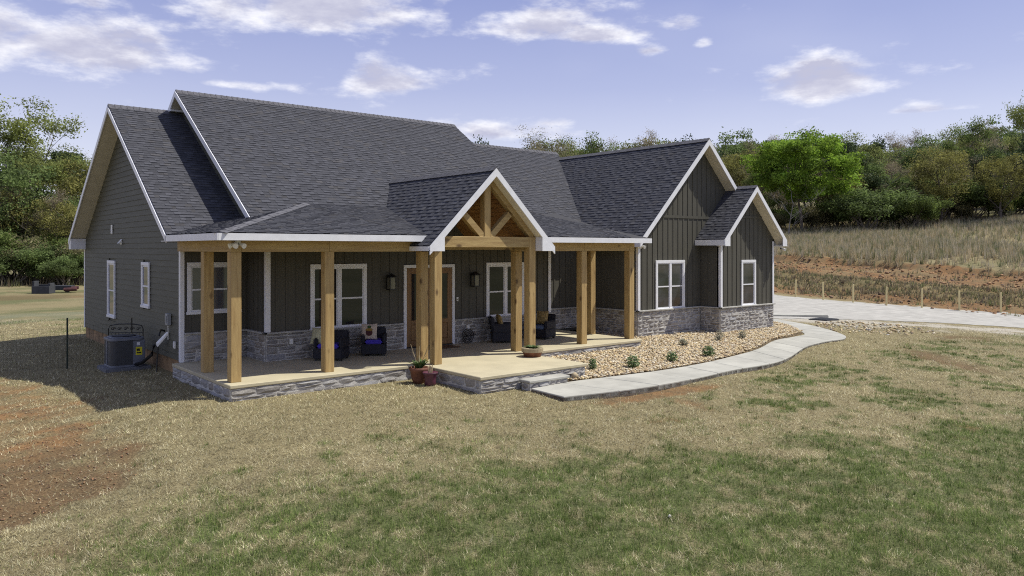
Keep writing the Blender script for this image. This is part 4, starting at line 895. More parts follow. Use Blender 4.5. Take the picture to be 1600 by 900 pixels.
for (x, y, lb) in ((3.62, 2.43, 'white outlet plate in the stone left of the entry between the windows and porch corner'), (7.5, 2.43, 'white outlet plate in the stone just right of the entry door')):
    t = empty('stone_outlet', (x if x > 5 else 2.2, y, .38)); tag(t, lb, 'outlet'); MB().box(-.045, .045, -.03, .03, 0, .13).build('plate', M_fl, t, bevel=.005); MB().box(-.02, .02, -.036, -.03, .02, .055).box(-.02, .02, -.036, -.03, .075, .11).build('socket', M_white, t)
t = empty('keypad', (7.16, 2.478, 1.2)); tag(t, 'small white doorbell plate right of the entry door', 'doorbell'); MB().box(-.03, .03, -.02, 0, 0, .12).build('plate', M_fl, t, bevel=.004); MB().lathe([(.012, 0), (.012, .006)], 10).build('button', M_black, t, loc=(0, -.02, .05), rot=(math.pi/2, 0, 0))
t = empty('house_vent_pipe', (0, 0, 0)); bpy.data.objects.remove(t)

# ------------------------------------------------------------------ condenser, trellis, wire fence
t = empty('air_conditioner', (-.72, 5.85, gzf(-.72, 5.85)), .0); tag(t, 'grey outdoor air conditioner on a pad by the left wall', 'air conditioner')
MB().box(-.52, .52, -.5, .5, -.06, .075).build('pad', mat('pad_plastic', (.13, .135, .15), .7, .1), t, bevel=.02)
rs = .13
def rrect(hw, hd, r, n=5):
    o = []
    for cx, cy_, a0 in ((hw-r, hd-r, 0), (-hw+r, hd-r, 90), (-hw+r, -hd+r, 180), (hw-r, -hd+r, 270)):
        for i in range(n+1): a = math.radians(a0+90*i/n); o.append((cx+r*math.cos(a), cy_+r*math.sin(a)))
    return o
MB().prism([(x, y, .10) for x, y in rrect(.385, .385, rs)], (0, 0, .62)).build('coil', M_acd, t)
m = MB()
for k in range(24): z0 = .115+k*.026; m.prism([(x, y, z0) for x, y in rrect(.392, .392, rs)], (0, 0, .009))
m.build('louvres', mat('louvre', (.055, .058, .066), .5, .05), t)
MB().prism([(x, y, .075) for x, y in rrect(.40, .40, rs)], (0, 0, .05)).build('base_pan', M_ac, t, bevel=.008)
MB().prism([(x, y, .73) for x, y in rrect(.405, .405, rs)], (0, 0, .06)).prism([(x, y, .785) for x, y in rrect(.34, .34, rs)], (0, 0, .03)).build('top_cover', M_ac, t, bevel=.008)
MB().box(.10, .402, -.402, -.15, .12, .735).build('service_panel', M_ac, t, bevel=.02)
MB().box(-.402, -.385, -.03, .03, .12, .735).build('corner_post', M_ac, t)
MB().lathe([(.27, .822), (.28, .835), (.05, .845)], 20).build('fan_grille', M_acd, t)
MB().box(.175, .325, -.4065, -.402, .36, .56).build('yellow_sticker', M_yel, t); MB().box(.20, .27, -.4068, -.402, .60, .68).build('white_sticker', M_white, t); MB().box(.195, .305, -.4085, -.4065, .40, .43).box(.195, .27, -.4085, -.4065, .46, .52).build('sticker_print', M_black, t)
t = empty('iron_trellis', (-.44, 6.88, gzf(-.4, 6.9)), -.62); t.scale = (.85, 1, .92); tag(t, 'black wrought iron trellis panel standing behind the air conditioner', 'trellis')
m = MB(); pts = [(-.52, 0, 0), (-.52, 0, .98), (-.47, 0, 1.07), (-.2, 0, 1.11), (.2, 0, 1.11), (.47, 0, 1.07), (.52, 0, .98), (.52, 0, 0)]; m.tube(pts, .016, 6); m.build('outer_frame', M_black, t)
MB().tube([(-.52, 0, .86), (.52, 0, .86)], .012, 6).tube([(-.52, 0, .2), (.52, 0, .2)], .012, 6).build('cross_bar', M_black, t)
for k in range(9): MB().tube([(-.42+k*.105, 0, .2), (-.42+k*.105, 0, .86)], .007, 5).build('baluster', M_black, t)
for k in range(5):
    cx = -.38+k*.19; MB().tube([(cx+.08*math.cos(a*.7)*(1-a*.08), 0, .975+.055*math.sin(a*.7)*(1-a*.08)) for a in range(10)], .011, 5).add([(cx-.05, -.006, .95), (cx+.02, -.006, 1.0), (cx+.06, -.006, .99), (cx+.0, .006, .94)], [(0, 1, 2, 3)]).build('scroll_leaf', M_black, t)
MB().tube([(.18, 0, .86), (.18, 0, 1.28)], .018, 6).build('finial', M_black, t)
fx, fy = -1.78, 7.0
t = empty('wire_fence', (fx, fy, gzf(fx, fy))); tag(t, 'thin wire mesh fence on a dark green steel post left of the house', 'fence')
MB().box(-.02, .02, -.004, .004, -.2, 1.30).box(-.004, .004, -.02, .02, -.2, 1.30).build('post', M_green, t)
m = MB(); ends = [(-3.4, 2.2), (0, 0), (1.1, -.05)]
for (x0, y0), (x1, y1) in zip(ends[:-1], ends[1:]):
    ln = math.hypot(x1-x0, y1-y0); n = int(ln/.1); z0 = gzf(fx+x0, fy+y0)-gzf(fx, fy); z1 = gzf(fx+x1, fy+y1)-gzf(fx, fy)
    for i in range(n): q = i/n; m.bar((x0+(x1-x0)*q, y0+(y1-y0)*q, z0+(z1-z0)*q+.03), (x0+(x1-x0)*q, y0+(y1-y0)*q, z0+(z1-z0)*q+1.05), .0028, .0028, up=(0, 1, 0))
    for j in range(11): m.bar((x0, y0, z0+.04+j*.1), (x1, y1, z1+.04+j*.1), .0028, .0028)
m.build('wire_mesh', M_green, t)

# ------------------------------------------------------------------ porch furniture
def armchair(x, y, rz, label, cushion, w=.66, d=.62, back=.68, name='wicker_armchair'):
    t = empty(name, (x, y, 0), rz); tag(t, label, 'chair')
    MB().box(-w/2, w/2, -d/2, d/2, .05, .30).build('base', M_wick, t, bevel=.02)
    for s in (-1, 1):
        MB().box(min(s*w/2, s*(w/2-.09)), max(s*w/2, s*(w/2-.09)), -d/2+.02, d/2, .30, .54).build('arm', M_wick, t, bevel=.03)
        for q in (-1, 1): MB().box(s*(w/2-.06)-.025, s*(w/2-.06)+.025, q*(d/2-.06)-.025, q*(d/2-.06)+.025, .0, .05).build('leg', M_black, t)
    MB().prism([(-w/2+.02, d/2-.13, .30), (-w/2+.02, d/2, .30), (-w/2+.02, d/2+.07, back), (-w/2+.02, d/2-.03, back)], (w-.04, 0, 0)).build('backrest', M_wick, t, bevel=.03)
    MB().box(-w/2+.1, w/2-.1, -d/2-.01, d/2-.13, .302, .40).build('seat_cushion', cushion, t, bevel=.03)
    return t
def pillow(x, y, z, rz, tilt, m, label, motif=None):
    t = empty('throw_pillow', (x, y, z), rz); t.rotation_euler = (tilt, 0, rz); tag(t, label, 'pillow')
    n = 9; v = []; f = []
    for side in (-1, 1):
        for j in range(n):
            for i in range(n):
                a = i/(n-1)*2-1; b = j/(n-1)*2-1; th = .075*max(0, (1-a**2))**.45*max(0, (1-b**2))**.45; pin = 1-.07*(1-abs(a))*abs(b)**3
                v.append((a*.2*(1-.06*(1-b*b)*abs(a)**3), side*th, .2+b*.2*(1-.06*(1-a*a)*abs(b)**3)))
        o = 0 if side < 0 else n*n
        for j in range(n-1):
            for i in range(n-1):
                q = (o+j*n+i, o+j*n+i+1, o+(j+1)*n+i+1, o+(j+1)*n+i); f.append(q if side < 0 else q[::-1])
    MB().add(v, f).build('cover', m, t, smooth=True)
    if motif:
        for k, (c, r0, zc, sx, sz) in enumerate(motif):
            MB().add([(sx*math.cos(q*math.pi/8), -.074-.003*k-.004, zc+sz*math.sin(q*math.pi/8)) for q in range(16)]+[(0, -.082-.003*k, zc)], [(q, (q+1) % 16, 16) for q in range(16)]).build('print', c, t)
    return t
armchair(2.98, 1.86, -.78, 'purple cushioned black wicker armchair behind the second front post', M_purple, w=.72, d=.62)
armchair(4.20, 1.95, -.56, 'purple cushioned black wicker armchair holding the printed pillow', M_purple, w=.62, d=.6)
Mp1 = mat('print_dark', (.07, .02, .02), .9, .2, 30); Mp2 = mat('print_gold', (.28, .17, .03), .9, .2, 30); Mp3 = mat('print_green', (.03, .07, .02), .9, .2, 30)
pillow(4.03, 1.90, .40, -.56, -.25, M_pill, 'cream pillow printed with a dark red motif on the purple chair', [(Mp1, 0, .17, .085, .09), (Mp2, 0, .24, .09, .035), (Mp3, 0, .31, .05, .035)])
pillow(2.66, 1.98, .39, -1.0, -.3, mat('cream_green', (.50, .48, .30), .9, .2, 18), 'cream patterned pillow leaning in the chair half hidden by a post')
armchair(8.42, 1.98, 1.0, 'black wicker armchair under the right porch window with a gold pillow', M_blue, w=.7, d=.66, back=.74)
pillow(8.36, 1.98, .42, 1.15, -.25, M_pgold, 'gold patterned pillow on the black armchair under the window')
armchair(9.86, 1.92, -1.25, 'black wicker armchair with grey blue cushion nearest the right recess', M_blue, w=.66, d=.62, back=.72)
pillow(9.93, 2.0, .42, -1.2, -.25, M_pgold, 'gold pillow in the grey blue cushioned armchair')
t = empty('hose_reel', (7.4, 2.32, .215)); tag(t, 'round black hose reel against the stone right of the entry', 'hose reel')
for rr_ in (.20, .15, .10): MB().tube([(rr_*math.cos(a*math.pi/12), -.02, rr_*math.sin(a*math.pi/12)) for a in range(25)], .013, 5).build('hoop', M_black, t)
for k in range(6): MB().tube([(0, -.02, 0), (.2*math.cos(k*math.pi/3), -.02, .2*math.sin(k*math.pi/3))], .008, 5).build('spoke', M_black, t)
MB().lathe([(.035, -.04), (.035, .05)], 10).build('hub', M_black, t, rot=(math.pi/2, 0, 0)); MB().tube([(.0, -.03, 0), (.26, -.05, .03)], .012, 5).build('crank', M_black, t)
t = empty('doormat', (6.25, 2.02, 0)); tag(t, 'brown doormat in front of the entry doors', 'doormat'); MB().box(-.5, .5, -.24, .24, .002, .02).build('pile', mat('coir', (.16, .085, .035), .95, .25, 60, .4, 120), t, bevel=.006); MB().box(-.52, .52, -.26, .26, .001, .012).build('border', mat('rubber', (.05, .035, .025), .8), t)

# ------------------------------------------------------------------ pots and plants
def leaf_tuft(mb, c, n, h, sp, r, w=.03):
    for k in range(n):
        a = r.uniform(0, 6.28); l = h*r.uniform(.6, 1.1); e = sp*r.uniform(.3, 1); d = Vector((math.cos(a), math.sin(a), 0)); s = Vector((-d.y, d.x, 0))*w
        p = Vector(c)+d*r.uniform(0, .25)*sp; m_ = p+d*e*.6+Vector((0, 0, l*.75)); q = p+d*e*1.2+Vector((0, 0, l*.95))
        mb.add([p-s*.5, p+s*.5, m_+s, m_-s, q], [(0, 1, 2, 3), (3, 2, 4)])
t = empty('clay_pot', (3.83, -.72, gzf(3.83, -.72))); tag(t, 'large brown clay pot of herbs against the landing corner', 'plant pot')
MB().lathe([(.13, 0), (.17, .1), (.20, .27), (.225, .30), (.225, .36), (.20, .36), (.19, .33)], 20).build('pot', M_terra, t, smooth=True)
m = MB(); leaf_tuft(m, (0, 0, .33), 90, .2, .22, R, .022); m.build('foliage', M_leafp, t)
m = MB()
for k in range(9): a = R.uniform(0, 6.28); m.tube([(0, 0, .33), (.1*math.cos(a), .1*math.sin(a), .55), (.22*math.cos(a), .22*math.sin(a), .62+R.uniform(0, .25))], [.006, .005, .003], 4)
m.build('dry_stems', M_drystem, t)
t = empty('glazed_pot', (3.86, -1.12, gzf(3.86, -1.12))); tag(t, 'smaller maroon glazed pot in front of the clay pot', 'plant pot')
MB().lathe([(.10, 0), (.13, .04), (.12, .12), (.15, .25), (.18, .29), (.16, .30), (.14, .27)], 20).build('pot', M_maroon, t, smooth=True)
m = MB()
for k in range(7): a = R.uniform(0, 6.28); m.tube([(.03*math.cos(a), .03*math.sin(a), .26), (.05*math.cos(a), .05*math.sin(a), .40+R.uniform(0, .08))], .012, 5)
m.build('cut_stems', M_drystem, t)
t = empty('bowl_planter', (7.62, -.62, 0)); t.location = (7.08, -.85, .0); tag(t, 'wide shallow terracotta bowl planter on the right side of the landing', 'plant pot')
MB().lathe([(.21, 0), (.24, .10), (.26, .12), (.265, .21), (.245, .21), (.235, .18)], 22).build('bowl', M_terra, t, smooth=True); MB().lathe([(.263, .118), (.272, .12), (.275, .212), (.262, .214)], 22).build('rim', mat('tan_rim', (.33, .27, .17), .8), t)
m = MB(); leaf_tuft(m, (0, 0, .18), 110, .09, .2, R, .025); m.build('foliage', M_leafp, t)
M_shr = mat('shrub_leaf', (.075, .15, .03), .65, .35, 12, transl=.2); M_shg = mat('grey_shrub_leaf', (.17, .17, .11), .8, .3, 12)
def shrub(x, y, h, w, m_, label, n=380):
    h *= .85; w *= .8; t = empty('young_shrub', (x, y, float(bedz(x, y)))); tag(t, label, 'shrub', 'young shrubs in the gravel bed'); r = random.Random(int(x*100)); m = MB(); st = MB()
    for k in range(9):
        a = r.uniform(0, 6.28); q = r.uniform(.1, .5)*w; st.tube([(0, 0, 0), (q*.5*math.cos(a), q*.5*math.sin(a), h*.45), (q*math.cos(a), q*math.sin(a), h*.85)], [.008, .006, .003], 4)
    for k in range(n):
        a = r.uniform(0, 6.28); u = r.random()**.5; ph = r.uniform(0, 1); q = w*.5*u*math.sin(math.pi*(.25+.6*ph)); p = Vector((q*math.cos(a), q*math.sin(a), .03+h*ph*r.uniform(.8, 1.1)))
        s = .022; e1 = Vector((r.uniform(-1, 1), r.uniform(-1, 1), r.uniform(-.4, 1))).normalized()*s*1.5; e2 = e1.orthogonal().normalized()*s*.6
        m.add([p-e2, p+e1, p+e2, p-e1*.8], [(0, 1, 2, 3)])
    m.build('foliage', m_, t); st.build('stems', M_bark, t)
shrub(7.95, -2.1, .30, .30, M_shr, 'thin upright green shrub in the gravel nearest the landing', 200); shrub(9.0, -2.45, .34, .46, M_shr, 'round dense green shrub second from the landing'); shrub(10.6, -2.4, .27, .40, M_shr, 'low green shrub third from the landing', 260)
shrub(12.15, -2.42, .30, .48, M_shr, 'dense green shrub near the walkway below the wing window'); shrub(13.1, -.8, .2, .36, M_shg, 'greyish brown shrub close under the wing window', 200); shrub(14.95, -.75, .36, .36, M_shg, 'sparse grey green shrub by the bump-out corner', 160); shrub(16.1, -.85, .26, .36, M_shg, 'small grey green shrub in front of the bump-out', 160)

# ------------------------------------------------------------------ fence posts by the drive, far bits
PP = [(1243, 52.8, 'first'), (1286.4, 51.1, 'second'), (1333, 50.0, 'third'), (1385, 48.7, 'fourth'), (1440.5, 47.6, 'fifth'), (1499, 46.4, 'sixth'), (1564, 45.4, 'seventh'), (1640, 44.2, 'eighth')]
for px, D, nm in PP:
    x, y = at(px, D); t = MB().lathe([(.058, -.3), (.056, 1.0), (.054, 1.15), (.035, 1.2)], 8).build('fence_post', M_post, None, loc=(x, y, gzf(x, y)), rot=(R.uniform(-.03, .03), R.uniform(-.03, .03), 0)); tag(t, f'{nm} pale wooden fence post along the drive counting from the house', 'post', 'fence posts along the drive')
M_gbox = mat('dark_grey_block', (.045, .048, .055), .8, .15, 4)
x, y = at(68, 55.5); zf_ = gzf(x, y); t = empty('steel_fire_box', (x, y, zf_), -.6); tag(t, 'dark grey open topped block box out on the back lawn', 'box')
MB().box(-.6, .6, -.45, -.32, 0, .55).box(-.6, .6, .32, .45, 0, .62).build('side_wall', M_gbox, t, bevel=.01); MB().box(-.6, -.47, -.32, .32, 0, .9).build('end_wall', M_gbox, t, bevel=.01); MB().box(.47, .6, -.32, .32, 0, .75).build('end_wall', M_gbox, t, bevel=.01)
x, y = at(97, 57); t = empty('log_cart', (x, y, gzf(x, y)), -.5); tag(t, 'low dark cart with a red brown bundle beside the block box', 'cart'); MB().box(-.75, .75, -.4, .4, .18, .5).build('tray', M_gbox, t, bevel=.02); MB().tube([(.3, -.5, .22), (1.15, -.45, .25)], .13, 8).tube([(.35, -.3, .3), (1.2, -.25, .36)], .11, 8).build('bundle', mat('red_bundle', (.09, .03, .03), .8, .3), t)
for q in (-.5, .5): MB().lathe([(.18, -.05), (.18, .05)], 12).build('wheel', M_black, t, loc=(q, -.42, .18), rot=(math.pi/2, 0, 0))
x, y = at(1287, 33.5); t = empty('drain_grate', (x, y, gzf(x, y)+.03)); tag(t, 'dark square drain grate at the edge of the drive', 'drain'); MB().box(-.5, .5, -.42, .42, -.05, .02).build('frame', M_gbox, t)
for k in range(7): MB().box(-.45+k*.14, -.38+k*.14, -.38, .38, .02, .035).build('slat', M_gbox, t)
x, y = at(1246, 35.5); t = MB().prism([(-1.3, -.3, -.1), (1.3, -.3, -.1), (1.3, .3, -.1), (-1.3, .3, -.1)], (0, 0, .2)).build('drive_kerb', M_walk, None, bevel=.03, loc=(x, y, gzf(x, y)), rot=(0, 0, -.75)); tag(t, 'short raised concrete apron edge where walkway meets the drive', 'kerb')
t = rocks('field_stone', [(1.78, -9.5), (1.86, -9.5), (1.86, -9.42), (1.78, -9.42)], 1, lambda x, y: gz(x, y)+.02, .028, .032, 3, [(.6, .58, .5)]); tag(t, 'single pale stone lying in the green grass', 'stone')
t = rocks('edge_stone', [(6.72, -2.72), (6.8, -2.72), (6.8, -2.66), (6.72, -2.66)], 1, lambda x, y: gz(x, y)*0-.26, .09, .10, 4, [(.5, .4, .25)]); tag(t, 'big tan stone beside the right end of the entry step', 'stone')

# ------------------------------------------------------------------ lawn grass
def tri_mesh(name, V, F, C, m):
    me = bpy.data.meshes.new(name); me.vertices.add(len(V)); me.vertices.foreach_set('co', V.astype(np.float32).ravel()); me.loops.add(F.size); me.loops.foreach_set('vertex_index', F.ravel().astype(np.int32)); me.polygons.add(len(F)); me.polygons.foreach_set('loop_start', np.arange(0, F.size, 3, dtype=np.int32)); me.update()
    ca = me.color_attributes.new('Col', 'FLOAT_COLOR', 'POINT'); ca.data.foreach_set('color', C.astype(np.float32).ravel()); return link(name, me, m)
def make_grass(N=1050000):
    r = NR; D = np.exp(r.uniform(np.log(5.2), np.log(34), N)); lat = r.uniform(-.86, .86, N)
    x = CAM.x+_fw.x*D+_rt.x*lat*D; y = CAM.y+_fw.y*D+_rt.y*lat*D
    g, d, w, o_ = masks(x, y); keep = r.random(N) < np.clip(1-1.1*d, .10, 1)*(1-.97*np.clip(w*1.2, 0, 1))*np.clip(.1+1.55*fbm(x*5, y*5, 44, 2), 0, 1)
    keep &= ~inpoly(x, y, WALKP) & ~inpoly(x, y, BED) & ~inpoly(x, y, [(-.22, -.22), (4.15, -.22), (4.15, -2.56), (7.34, -2.56), (7.34, -.22), (12, -.22), (12, 3.6), (13.3, 3.6), (13.3, 1.1), (19.9, .3), (20.2, 14.4), (0, 14.4), (-.2, 3.6)]) & ~inpoly(x, y, DRIVE)
    keep &= ~((np.abs(x-5.82) < .64) & (np.abs(y+2.7) < .24)); keep &= ~((np.abs(x+.72) < .54) & (np.abs(y-5.85) < .52))
    x, y, g, D = x[keep], y[keep], g[keep], D[keep]; n = len(x)
    isg = r.random(n) < np.clip(g*1.2, .02, .93)
    an = r.uniform(0, 2*np.pi, n); lean = np.where(isg, r.uniform(.15, 1.1, n), r.uniform(.85, 1.5, n)); cl = fbm(x*2.2, y*2.2, 52, 2)
    ln = np.where(isg, r.uniform(.03, .085, n)*(.5+1.0*cl), r.uniform(.03, .11, n)*(.6+.7*cl)); wd = np.clip(.0046*(D/9), .0038, .013)*r.uniform(.7, 1.3, n)
    z = gz(x, y)-.004
    dx, dy, dz = np.cos(an)*np.sin(lean)*ln, np.sin(an)*np.sin(lean)*ln, np.cos(lean)*ln+.006
    sx, sy = -np.sin(an)*wd/2, np.cos(an)*wd/2
    V = np.stack([np.stack([x-sx, y-sy, z], 1), np.stack([x+sx, y+sy, z], 1), np.stack([x+dx, y+dy, z+dz], 1)], 1)
    pg = np.array([(.132, .195, .042), (.185, .25, .066), (.088, .132, .032), (.26, .305, .105)]); ps = np.array([(.45, .39, .22), (.57, .52, .32), (.34, .285, .15), (.23, .19, .115), (.68, .63, .43), (.17, .14, .085)])
    tone = (.66+.68*fbm(x*.7, y*.7, 101, 3))*(.55+.90*fbm(x*4.3, y*4.3, 103, 2))*1.06
    c = np.where(isg[:, None], pg[r.integers(0, 4, n)], ps[r.integers(0, 6, n)])*r.uniform(.7, 1.25, (n, 1))*tone[:, None]
    C = np.repeat(np.concatenate([c, np.ones((n, 1))], 1)[:, None], 3, 1).reshape(-1, 4)
    o = tri_mesh('lawn_grass', V.reshape(-1, 3), np.arange(n*3).reshape(-1, 3), C, M_blade); tag(o, 'patchy lawn of straw coloured and green grass in front', 'grass', kind='stuff')
make_grass()
def make_tufts(T=9000, nb=16):
    r = np.random.default_rng(91); D = np.exp(r.uniform(np.log(5.2), np.log(26), T)); lat = r.uniform(-.86, .86, T)
    x = CAM.x+_fw.x*D+_rt.x*lat*D; y = CAM.y+_fw.y*D+_rt.y*lat*D; g, d, w, o_ = masks(x, y)
    green = r.random(T) < g*1.1
    k = (green | (r.random(T) < .16)) & (d < .8) & (w < .3) & (y < 13) & ~inpoly(x, y, WALKP) & ~inpoly(x, y, BED) & ~inpoly(x, y, [(-.3, -.35), (4.1, -.35), (4.1, -2.65), (6.5, -2.95), (7.34, -2.6), (7.34, -.22), (12, -.22), (20, -.2), (20.2, 14.4), (-.1, 14.4), (-.3, 3.6)]) & ~inpoly(x, y, DRIVE)
    x, y, D, green = x[k], y[k], D[k], green[k]; n = len(x); size = r.uniform(.5, 1.3, n); V = []; C = []; z = gz(x, y)-.005
    pg = np.array([(.10, .155, .034), (.15, .21, .055), (.07, .11, .028), (.20, .25, .08)])[r.integers(0, 4, n)]; ps = np.array([(.46, .40, .24), (.30, .24, .13), (.60, .55, .37)])[r.integers(0, 3, n)]; base = np.where(green[:, None], pg, ps)
    for b in range(nb):
        an = r.uniform(0, 6.28, n); rad = np.abs(r.normal(0, .035, n))*size; ln = r.uniform(.05, .115, n)*size; lean = r.uniform(.1, .9, n)+.5*(~green); wd = np.clip(.005*(D/9), .004, .013); a2 = an+r.normal(0, .5, n)
        bx, by = x+np.cos(an)*rad, y+np.sin(an)*rad; sx, sy = -np.sin(a2)*wd/2, np.cos(a2)*wd/2
        V.append(np.stack([np.stack([bx-sx, by-sy, z], 1), np.stack([bx+sx, by+sy, z], 1), np.stack([bx+np.cos(a2)*np.sin(lean)*ln, by+np.sin(a2)*np.sin(lean)*ln, z+np.cos(lean)*ln], 1)], 1)); C.append(np.repeat(np.concatenate([base*r.uniform(.7, 1.3, (n, 1)), np.ones((n, 1))], 1)[:, None], 3, 1))
    V = np.concatenate(V).reshape(-1, 3); C = np.concatenate(C).reshape(-1, 4)
    o = tri_mesh('grass_tufts', V, np.arange(len(V)).reshape(-1, 3), C, M_blade); tag(o, 'taller clumps of grass and weeds standing in the lawn', 'grass', kind='stuff')
make_tufts()
def make_field(N=60000):
    r = np.random.default_rng(77); x = r.uniform(63.2, 122, N); y = r.uniform(-16, 75, N)
    k = r.random(N) < np.clip(.25+1.1*ss(fbm(x*.09, y*.13, 19, 3), .38, .62), 0, 1)*1.0
    x, y = x[k], y[k]; n = len(x); z = gz(x, y); nb = 7; V = []; C = []
    h = r.uniform(.45, 1.15, n)*(.6+.8*fbm(x*.2, y*.2, 29, 2)); tone = r.random(n)
    pal = np.array([(.52, .42, .25), (.62, .52, .34), (.44, .38, .25), (.36, .34, .21), (.54, .48, .36)]); pc = pal[r.integers(0, 5, n)]; gmask = r.random(n) < .2; pc[gmask] = np.array((.20, .22, .10))
    for b in range(nb):
        an = r.uniform(0, 6.28, n); sp = r.uniform(.05, .28, n); hh = h*r.uniform(.6, 1.05, n); wd = r.uniform(.015, .04, n)
        bx = x+r.uniform(-.12, .12, n); by = y+r.uniform(-.12, .12, n); sx, sy = -np.sin(an)*wd, np.cos(an)*wd
        V.append(np.stack([np.stack([bx-sx, by-sy, z-.05], 1), np.stack([bx+sx, by+sy, z-.05], 1), np.stack([bx+np.cos(an)*sp, by+np.sin(an)*sp, z+hh], 1)], 1)); C.append(np.repeat(np.concatenate([pc*r.uniform(.8, 1.2, (n, 1)), np.ones((n, 1))], 1)[:, None], 3, 1))
    V = np.concatenate(V).reshape(-1, 3); C = np.concatenate(C).reshape(-1, 4)
    o = tri_mesh('broom_sedge', V, np.arange(len(V)).reshape(-1, 3), C, M_blade); tag(o, 'tall tan broom sedge covering the hillside field', 'grass', kind='stuff')
make_field()
def make_weeds(N=15000):
    r = np.random.default_rng(78); x = np.concatenate([r.uniform(44.5, 63, N), r.uniform(-8, 22, 2500)]); y = np.concatenate([r.uniform(-14, 45, N), r.uniform(60, 78, 2500)])
    far = np.arange(len(x)) >= N
    k = np.where(far, r.random(len(x)) < .25+.75*ss(y, 70, 76), r.random(len(x)) < .06+.9*ss(fbm(x*.5, y*.25, 91, 3)+.2*((x > 46.8) & (x < 52.2))-.1*((x > 53) | (x < 46)), .5, .66))
    x, y, far = x[k], y[k], far[k]; n = len(x); z = gz(x, y); V = []; C = []
    pal = np.array([(.30, .25, .15), (.22, .21, .11), (.36, .29, .18), (.20, .21, .09), (.17, .13, .09)]); pc = pal[r.integers(0, 5, n)]
    for b in range(6):
        an = r.uniform(0, 6.28, n); sp = r.uniform(.05, .2, n); hh = np.where(far, r.uniform(.2, .9, n), r.uniform(.1, .35, n)); wd = r.uniform(.02, .05, n); bx = x+r.uniform(-.2, .2, n); by = y+r.uniform(-.2, .2, n); sx, sy = -np.sin(an)*wd, np.cos(an)*wd
        V.append(np.stack([np.stack([bx-sx, by-sy, z-.03], 1), np.stack([bx+sx, by+sy, z-.03], 1), np.stack([bx+np.cos(an)*sp, by+np.sin(an)*sp, z+hh], 1)], 1)); C.append(np.repeat(np.concatenate([pc*r.uniform(.8, 1.2, (n, 1)), np.ones((n, 1))], 1)[:, None], 3, 1))
    V = np.concatenate(V).reshape(-1, 3); C = np.concatenate(C).reshape(-1, 4)
    o = tri_mesh('weeds', V, np.arange(len(V)).reshape(-1, 3), C, M_blade); tag(o, 'low weeds on the clay bank and along the far lawn edge', 'weeds', kind='stuff')
make_weeds()
# clods on the bare clay
o = rocks('bank_clods', [(44, -12), (47, -12), (47.2, 40), (63, 40), (62.5, -12), (53, -12), (52, 38), (44, 38)], 2600, lambda x, y: gz(x, y)-.02, .03, .13, 25, [(.36, .19, .085), (.26, .15, .075), (.42, .24, .11), (.20, .13, .08)]); tag(o, 'loose orange clods along the clay bank behind the fence posts', 'soil', kind='stuff')
o = rocks('clay_clods', [(-4.6, -5.5), (-2.3, -4.6), (-2.2, -1.5), (-2.6, 1.5), (-3.6, 4.5), (-4.6, 3)], 1500, lambda x, y: gz(x, y)-.03, .006, .017, 21, [(.28, .15, .075), (.20, .12, .075), (.33, .19, .10), (.36, .28, .17)]); tag(o, 'loose clods on the bare red clay at the left', 'soil', kind='stuff')

